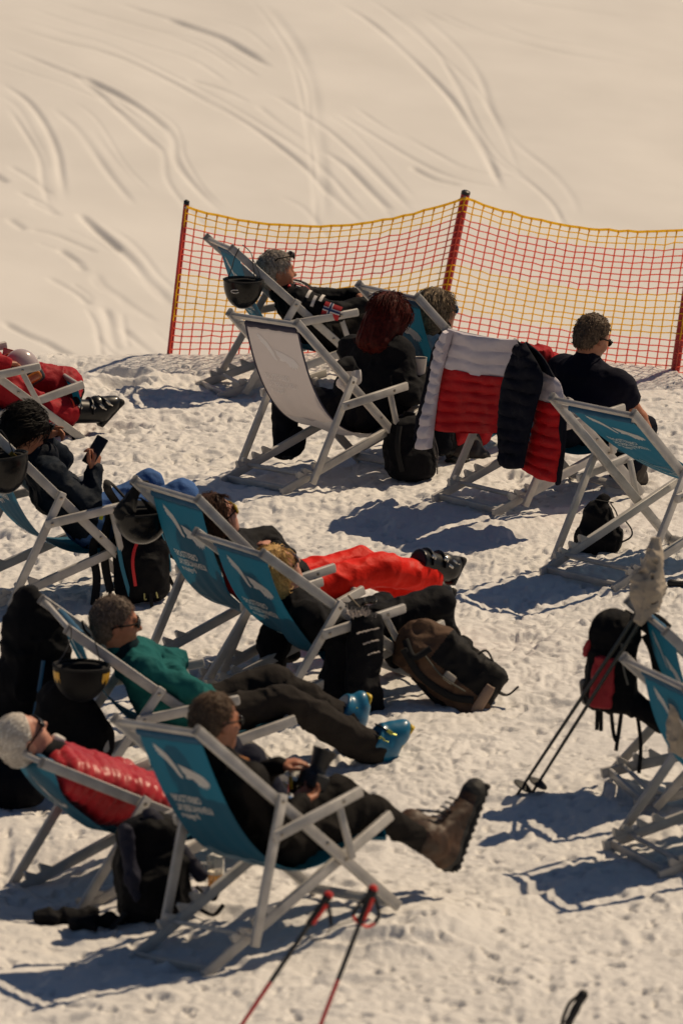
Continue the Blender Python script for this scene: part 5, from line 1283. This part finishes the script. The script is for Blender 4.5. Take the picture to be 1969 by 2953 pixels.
# brown backpack leaning on its foot end
gA = on_ground(1418, 2048)+V(0, .10, .02); tp = PX('M2', 1150, 1815, -.30); ax = tp-gA; L_ = np.linalg.norm(ax); z = unit(ax); R = frame(np.cross(VIEW(gA), z)*-1, z); s = SDF()
R = np.stack([R[:, 0], R[:, 1], R[:, 2]], 1); wv = unit(np.cross(z, VIEW(gA))); dv = np.cross(wv, z); R = np.stack([wv, dv, z], 1)
C_ = lambda x, y, zz: gA+wv*x+dv*y+z*zz
s.box(C_(0, 0, L_*.36), V(.140, .10, L_*.36), R, .05, .04); s.ell(C_(0, 0, L_*.80), V(.135, .10, L_*.20), R, .06); s.box(C_(-.0, 0, .06), V(.10, .08, .06), R, .04, .03)
t = thing('backpack', 'large brown and black backpack leaning against the chair of the blond woman', 'backpack', gA, 'backpacks')
BRN = cloth('brown_pack_cloth', (.105, .062, .040), .75, var=.25)
def mf(c): 
    u_ = (c-gA) @ wv; v_ = (c-gA) @ z; return ((v_ < L_*.63)).astype(np.int32)*np.where(u_ > .02, 0, 1)
ob = solid('pack_body', s, .008, [BRN, BK2], t, gA, folds(24, .016, 8, .006, 22), mf)
TAN = mat('tan_panel', (.30, .20, .14), .7, bump=.001)
fwd = -VIEW(gA)
tubes('shoulder_strap', [[C_(.06, -.08, L_*.86)+fwd*.05, C_(.11, -.06, L_*.6)+fwd*.04, C_(.10, -.06, L_*.3)+fwd*.05, C_(.05, -.06, L_*.12)+fwd*.05], [C_(.02, -.04, L_*.9)+fwd*.06, C_(.06, -.05, L_*.75)+fwd*.085, C_(-.02, -.05, L_*.68)+fwd*.09], [C_(.13, 0, L_*.65)+fwd*.02, C_(.155, 0, L_*.35)+fwd*.02, C_(.14, 0, -.02)+fwd*.02, C_(.11, 0, -.08)]], STR, t, gA, .017, 8, .4, fwd)
tubes('trim', [[C_(.02, -.08, L_*.70)+fwd*.04, C_(.05, -.08, L_*.45)+fwd*.05, C_(.04, -.08, L_*.22)+fwd*.05]], mat('khaki_trim', (.07, .065, .05), .7), t, gA, .005)
mb = MB(); mb.box(C_(.035, -.085, L_*.40)+fwd*.03, (.045, .02, .06), R, .006); mb.obj('label_patch', mat('pale_patch', (.32, .29, .25), .8), t, world=gA)
mb = MB(); mb.box(C_(.02, -.02, .035)+fwd*.085, (.05, .02, .15), frame(z, wv*-1+z*.1), .006); mb.obj('foot_panel', TAN, t, world=gA)
tubes('strap', [[C_(-.10, 0, L_*.35), C_(-.17, 0, L_*.30), C_(-.18, 0, L_*.22)-V(0, 0, .05)], [C_(-.05, 0, .02), C_(-.08, -.05, -.03)+V(0, 0, -.02), C_(-.13, -.05, -.06)+V(0, 0, .0)]], STR, t, gA, .013, 6, .4)
# backpack hung on E1
q = P_('E1', .22); c = q(1765, 1900); s = SDF(); z = unit(V(.08, 0, 1)); R = frame(V(.95, -.25, 0), z); C_ = lambda x, y, zz: c+R @ V(x, y, zz)
s.box(C_(0, 0, -.035), V(.110, .085, .205), R, .06, .04); s.ell(C_(.0, 0, .15), V(.10, .08, .07), R, .05); s.box(C_(-.02, -.06, -.06), V(.075, .05, .12), R, .04, .03); s.cap(C_(.05, 0, -.16), C_(.24, .02, -.27), .055, .045, .04)
t = thing('backpack', 'black and red backpack hung over a deck chair at the right edge', 'backpack', c, 'backpacks')
ob = solid('pack_body', s, .007, BK, t, c, folds(26, .010, 9, .004, 24))
s = SDF(); s.box(C_(-.012, -.118, -.08), V(.050, .014, .115), R, .012, .01); s.cap(C_(-.10, -.06, .08), C_(-.108, -.06, .02), .016, .014); solid('red_panel', s, .006, mat('red_pack_cloth', (.36, .008, .016), .65, bump=.003, bscale=30, var=.2), t, c, folds(27, .006, 14))
tubes('zip', [[C_(.055, -.105, .10), C_(.075, -.12, -.0), C_(.10, -.11, -.08)]], mat('grey_zip', (.12, .115, .10), .5), t, c, .005)
tubes('shoulder_strap', [[q(1862, 1830), q(1885, 1880), q(1897, 1960), q(1888, 2060)], [q(1840, 1775), q(1890, 1785), q(1925, 1815)], [q(1795, 1770), q(1850, 1800), q(1900, 1840)]], STR, t, c, .024, 8, .4, (0, -1, 0))
tubes('strap', [[q(1830, 2020), q(1846, 2140), q(1841, 2230)], [q(1758, 2020), q(1768, 2115), q(1780, 2128), q(1795, 2020)], [q(1795, 2020), q(1775, 2165)], [q(1722, 2000), q(1720, 2105)], [q(1732, 2000), q(1732, 2108)]], STR, t, c, .010, 6, .5, (0, -1, 0))
s = SDF(); s.cap(C_(-.115, -.02, -.12), C_(-.10, -.02, -.20), .022, .02); solid('mesh_pocket', s, .006, mat('grey_mesh', (.16, .15, .14), .8), t, c)
# navy backpack between chairs G and N
t, o, C_, R = pack('navy black backpack leaning between the two nearest deck chairs', 455, 2672, .30, .22, .44, (-.10, .12, 1), .25, BK, 28)
NS = cloth('navy_strap_cloth', (.020, .021, .036), .7)
s = SDF(); s.cap(C_(-.40, -.55, .92), C_(-.40, -.62, .50), .030, .032, .02); s.cap(C_(-.40, -.62, .50), C_(-.36, -.6, .3), .032, .02, .02); solid('shoulder_strap', s, .007, NS, t, o, folds(29, .008, 22))
s = SDF(); s.cap(C_(.02, -.2, 1.0), C_(.62, -.3, .40), .036, .030, .02); solid('hip_belt', s, .007, NS, t, o, folds(30, .006, 14))
tubes('strap', [[C_(.52, -.4, .30), C_(.72, -.45, .16), C_(.80, -.5, .22)], [C_(.5, -.4, .1), C_(.7, -.5, .02), C_(.86, -.5, .10)], [C_(-.5, -.4, .15), C_(-.75, -.5, .02)]], STR, t, o, .016, 6, .5)

# --- cups, glasses, camera, phones
GL = glass_mat('clear_glass', (.95, .95, .93)); BEER = mat('beer', (.85, .52, .02), .2, trans=.7); FOAM = mat('beer_foam', (.75, .68, .58), .8)
def lathe(mb, c, prof, n=20, m=0, z=V(0, 0, 1)):
    z = unit(z); x = unit(np.cross(z, V(.3, 1, .1))); y = np.cross(z, x); P = [[c+z*h_+(x*math.cos(a)+y*math.sin(a))*r_ for a in np.linspace(0, 2*math.pi, n+1)] for r_, h_ in prof]; mb.grid(P, m)
g0 = on_ground(622, 2566)+V(0, .03, 0)
t = thing('beer_mug', 'glass mug half full of beer standing on the snow behind the nearest chair', 'beer mug', g0)
mb = MB(); lathe(mb, g0, [(.0, 0), (.036, 0), (.038, .01), (.037, .06), (.038, .135), (.035, .135), (.034, .062), (.034, .012), (.0, .010)]); mb.obj('glass', GL, t, world=g0)
mb = MB(); lathe(mb, g0, [(0, .0115), (.0325, .0125), (.0325, .062), (0, .062)]); mb.obj('beer', BEER, t, world=g0)
mb = MB(); lathe(mb, g0, [(0, .0625), (.0322, .0625), (.0322, .076), (0, .080)]); mb.obj('foam', FOAM, t, world=g0)
mb = MB(); mb.tube(spline([g0+V(-.037, 0, .105), g0+V(-.062, 0, .105), g0+V(-.070, 0, .085), g0+V(-.068, 0, .045), g0+V(-.037, 0, .03)], 5), .006, 8); mb.obj('handle', GL, t, world=g0)
J = J_N(); hL = PX('N', 856, 2238, .06); g0 = hL-V(0, 0, .03)
t = thing('beer_glass', 'glass of dark drink held by the man in sunglasses', 'glass', g0); tz = unit(V(.12, 0, 1))
mb = MB(); lathe(mb, g0-tz*.06, [(.0, 0), (.032, 0), (.034, .02), (.040, .125), (.037, .125), (.031, .02), (.0, .014)], z=tz); mb.obj('glass', GL, t, world=g0)
mb = MB(); lathe(mb, g0-tz*.06, [(0, .016), (.0300, .021), (.0345, .078), (0, .078)], z=tz); mb.obj('drink', mat('dark_drink', (.012, .008, .006), .1), t, world=g0)
for dx, cc in ((-.024, ('yellow_label', (.60, .36, .02))), (.026, ('red_label', (.42, .04, .02)))):
    mb = MB(); mb.box(g0+V(dx, -.034, .01), (.014, .004, .05), None, .002); mb.obj('label_print', mat(cc[0], cc[1], .5), t, world=g0)
c = PX('N', 905, 2245, -.02); t = thing('camera', 'black camera with long lens hood in the lap of the man in sunglasses', 'camera', c)
d_ = unit(FR_['N'][0] @ V(.55, -.1, .82)); s = SDF(); Rb = frame(FR_['N'][0][:, 1], d_); s.box(c-d_*.01, V(.062, .040, .036), Rb, .014, .01); s.cap(c+d_*.02, c+d_*.05, .038, .036, .006); solid('camera_body', s, .005, mat('camera_black', (.006, .006, .007), .5), t, c)
mb = MB(); lathe(mb, c+d_*.05, [(.030, 0), (.036, .0), (.044, .04), (.053, .075), (.050, .075), (.040, .04), (.0, .02)], z=d_); mb.obj('lens_hood', mat('hood_black', (.006, .006, .007), .45), t, world=c)
mb = MB(); lathe(mb, c+d_*.122, [(.051, 0), (.0535, .0), (.0535, .004), (.051, .004)], z=d_); mb.obj('hood_ring', mat('ring_grey', (.10, .085, .06), .3), t, world=c)
mb = MB(); mb.disc(c-VIEW(c)*.05+V(.0, 0, -.015), -VIEW(c), .006, .004); mb.obj('dial', mat('dial_orange', (.30, .12, .05), .4), t, world=c)
J = J_W(); c = PX('W', 1208, 1056, -.17)
t = thing('paper_cup', 'white cup in the hand of the red-haired woman', 'cup', c)
mb = MB(); lathe(mb, c-V(0, 0, .045), [(0, 0), (.032, 0), (.043, .088), (.0445, .092), (.0405, .090), (.030, .004), (0, .003)]); mb.obj('cup_wall', mat('white_paper', (.58, .52, .46), .6), t, world=c)
mb = MB(); lathe(mb, c-V(0, 0, .045), [(0, .075), (.039, .075)]); mb.obj('coffee', mat('coffee', (.03, .015, .008), .2), t, world=c)
J = J_L(); c = PX('L', 275, 1300, -.13); z = unit(PX('L', 298, 1262, -.13)-PX('L', 252, 1338, -.13)); R = frame(FR_['L'][0] @ V(-.1, -.95, 0)*.6+V(.55, 0, -.2), z)
t = thing('smartphone', 'black smartphone held up by the woman in blue jeans', 'phone', c)
mb = MB(); mb.box(c, (.155, .074, .010), np.stack([z, R[:, 0], np.cross(z, R[:, 0])], 1), .005); mb.obj('case', mat('phone_case', (.004, .004, .006), .45), t, world=c)
nn = np.cross(z, R[:, 0]); mb = MB(); mb.box(c+nn*.0055, (.146, .066, .0015), np.stack([z, R[:, 0], nn], 1), .0006); mb.obj('screen', mat('phone_screen', (.01, .012, .02), .06), t, world=c)
c = PX('TL', 20, 1036, .12); z = unit(V(.22, .1, 1)); xx = unit(np.cross(z, VIEW(c))+V(0, .35, 0)); xx = unit(xx-z*np.dot(xx, z)); nn = np.cross(z, xx); nn = nn if np.dot(nn, VIEW(c)) < 0 else -nn
t = thing('smartphone', 'white smartphone in red case held up at the left edge', 'phone', c)
mb = MB(); mb.box(c, (.12, .062, .010), np.stack([z, xx, nn], 1), .004); mb.obj('case', mat('red_case', (.30, .02, .02), .5), t, world=c)
mb = MB(); mb.box(c+nn*.0055, (.108, .050, .0016), np.stack([z, xx, nn], 1), .0006); mb.obj('screen', mat('pale_screen', (.45, .42, .40), .15), t, world=c)
c = PX('M2', 1068, 1757, .02); t = thing('drink_glass', 'small glass of dark drink with a wooden stirrer held by the blond woman', 'glass', c)
mb = MB(); lathe(mb, c-V(0, 0, .04), [(0, 0), (.026, 0), (.033, .09), (.031, .09), (.024, .006), (0, .005)]); mb.obj('glass', GL, t, world=c)
mb = MB(); lathe(mb, c-V(0, 0, .04), [(0, .008), (.0235, .009), (.029, .065), (0, .065)]); mb.obj('drink', mat('brown_drink', (.05, .018, .008), .1), t, world=c)
q = P_('M2', .02); mb = MB(); mb.bar(q(1003, 1716), q(1050, 1768), .006, .010, V(0, 0, 1), .002); mb.obj('stirrer', mat('birch', (.55, .42, .27), .7), t, world=c)

# --- ski poles
PR = mat('red_pole', (.62, .012, .02), .3, coat=.5); PB = mat('black_pole', (.008, .009, .010), .35, coat=.3); GR = mat('rubber_grip', (.008, .008, .009), .7)
def pole(label, tip, top, shaft, upper, gripred, strap=None, basket=True):
    t = thing('ski_pole', label, 'ski pole', tip, 'ski poles'); d = unit(top-tip); L = np.linalg.norm(top-tip); P = lambda s_: tip+d*s_
    mb = MB(); mb.tube([P(-.05), P(0), P(L*.55), P(L-.10)], [.003, .0065, .0085, .009], 10); mb.obj('shaft', shaft, t, world=tip)
    if upper is not None: mb = MB(); mb.tube([P(L*.60), P(L-.10)], .0096, 10); mb.obj('upper_shaft', upper, t, world=tip)
    mb = MB(); prof = [(-.125, .012), (-.12, .016), (-.09, .0145), (-.06, .017), (-.03, .0145), (-.012, .018), (.004, .021), (.018, .016), (.024, .006)]
    mb.tube([P(L+a) for a, _ in prof], [b for _, b in prof], 12); g_ = mb.obj('grip', GR, t, world=tip)
    if gripred is not None:
        mb = MB(); mb.tube([P(L+.002), P(L+.016), P(L+.027)], [.0185, .019, .010], 12); mb.obj('grip_cap', gripred, g_, world=tip)
        mb = MB(); sd = unit(np.cross(d, VIEW(tip)))*-1; mb.tube([P(L-.11)+sd*.010-VIEW(tip)*.006, P(L-.06)+sd*.012-VIEW(tip)*.008, P(L-.02)+sd*.012-VIEW(tip)*.008], .009, 8); mb.obj('grip_inlay', gripred, g_, world=tip)
    if basket:
        mb = MB(); lathe(mb, P(.055), [(.0, .012), (.012, .012), (.045, -.004), (.046, -.009), (.012, .0), (0, .0)], z=d); mb.obj('basket', GR, t, world=tip)
    if strap is not None: tubes('wrist_strap', strap, GR, t, tip, .008, 6, .4, (0, -1, 0))
    return t
tipA = at_z(540, 3190, -.02); topA = tipA+V(.0, 0, 0)+(at_y(942, 2590, tipA[1]+.10)-tipA)
qa = lambda x, y: at_y(x, y, topA[1])
pole('red and black ski pole nearest, left one of the pair by the front chair', tipA, topA, PR, PB, mat('bright_red_grip', (.72, .03, .02), .5), [[qa(942, 2595), qa(952, 2640), qa(955, 2668)]])
tipB = at_z(830, 3200, -.02); topB = at_y(1072, 2572, tipB[1]+.10); qb = lambda x, y: at_y(x, y, topB[1]-.01)
t = pole('red and black ski pole nearest, right one of the pair, hand guard at its grip', tipB, topB, PR, PB, mat('bright_red_grip', (.72, .03, .02), .5), [[qb(1062, 2580), qb(1035, 2610), qb(1018, 2640), qb(1035, 2655)], [qb(1080, 2590), qb(1092, 2630), qb(1085, 2658), qb(1070, 2668)]])
tubes('hand_guard', [[qb(1018, 2640), qb(1030, 2658), qb(1058, 2672), qb(1082, 2662)]], mat('bright_red_grip', (.72, .03, .02), .5), t, tipB, .011, 6, .6)
tubes('cord', [[qa(955, 2668), qa(940, 2700), qa(915, 2712), qa(885, 2700)], [qa(955, 2680), qa(985, 2665), qa(1030, 2652)]], GR, t, tipB, .0025)
for i_, (a, b, lab) in enumerate((((1490, 2292), (1868, 1722), 'black ski pole with its tip farther left, leaning on the right deck chair'), ((1535, 2284), (1885, 1728), 'black ski pole with its tip farther right, leaning on the right deck chair'))):
    tip = on_ground(*a); top = PX('E1', b[0], b[1], -.02-.02*i_)
    pole(lab, tip, top, mat('black_green_pole', (.006, .012, .011), .35, coat=.3), None, None)
tip = at_z(1520, 3180, -.02); top = at_y(1678, 2872, tip[1]+.06); qc = lambda x, y: at_y(x, y, top[1]-.01)
pole('black ski pole handle with wide strap at the bottom edge', tip, top, PB, None, None, [[qc(1668, 2870), qc(1640, 2895), qc(1622, 2940), qc(1612, 2990)]])
a = on_ground(1936, 1682, .03); b = a+V(1.1, -.25, -.02)
pole('black ski pole lying on the snow, grip at the right edge', b, a, PB, None, None, basket=True)

# --- pale cloths at the right edge
CRM = cloth('cream_knit', (.42, .36, .29), .9, var=.2); q = P_('E1', -.02); s = SDF()
s.cap(q(1888, 1580), q(1880, 1635), .038, .040); s.cap(q(1880, 1640), q(1868, 1690), .032, .05); s.cap(q(1868, 1690), q(1875, 1735), .055, .045); s.cap(q(1895, 1660), q(1890, 1710), .032, .030); s.cap(q(1835, 1705), q(1845, 1775), .034, .026); s.cap(q(1840, 1668), q(1850, 1720), .020, .018); s.cap(q(1860, 1720), q(1850, 1780), .03, .018)
solid_thing('scarf', 'cream scarf knotted round the black ski pole handles', 'scarf', s, .006, CRM, folds(32, .016, 16, .006, 40))
q = P_('E2', .0); s = SDF(); s.cap(q(1965, 2010), q(1960, 2140), .045, .05); s.cap(q(1990, 2000), q(1985, 2150), .05, .05); s.cap(q(1950, 2060), q(1948, 2130), .025, .025)
solid_thing('scarf', 'cream woollen hat hung on the deck chair at the right edge', 'hat', s, .006, CRM, folds(33, .012, 16, .006, 40))
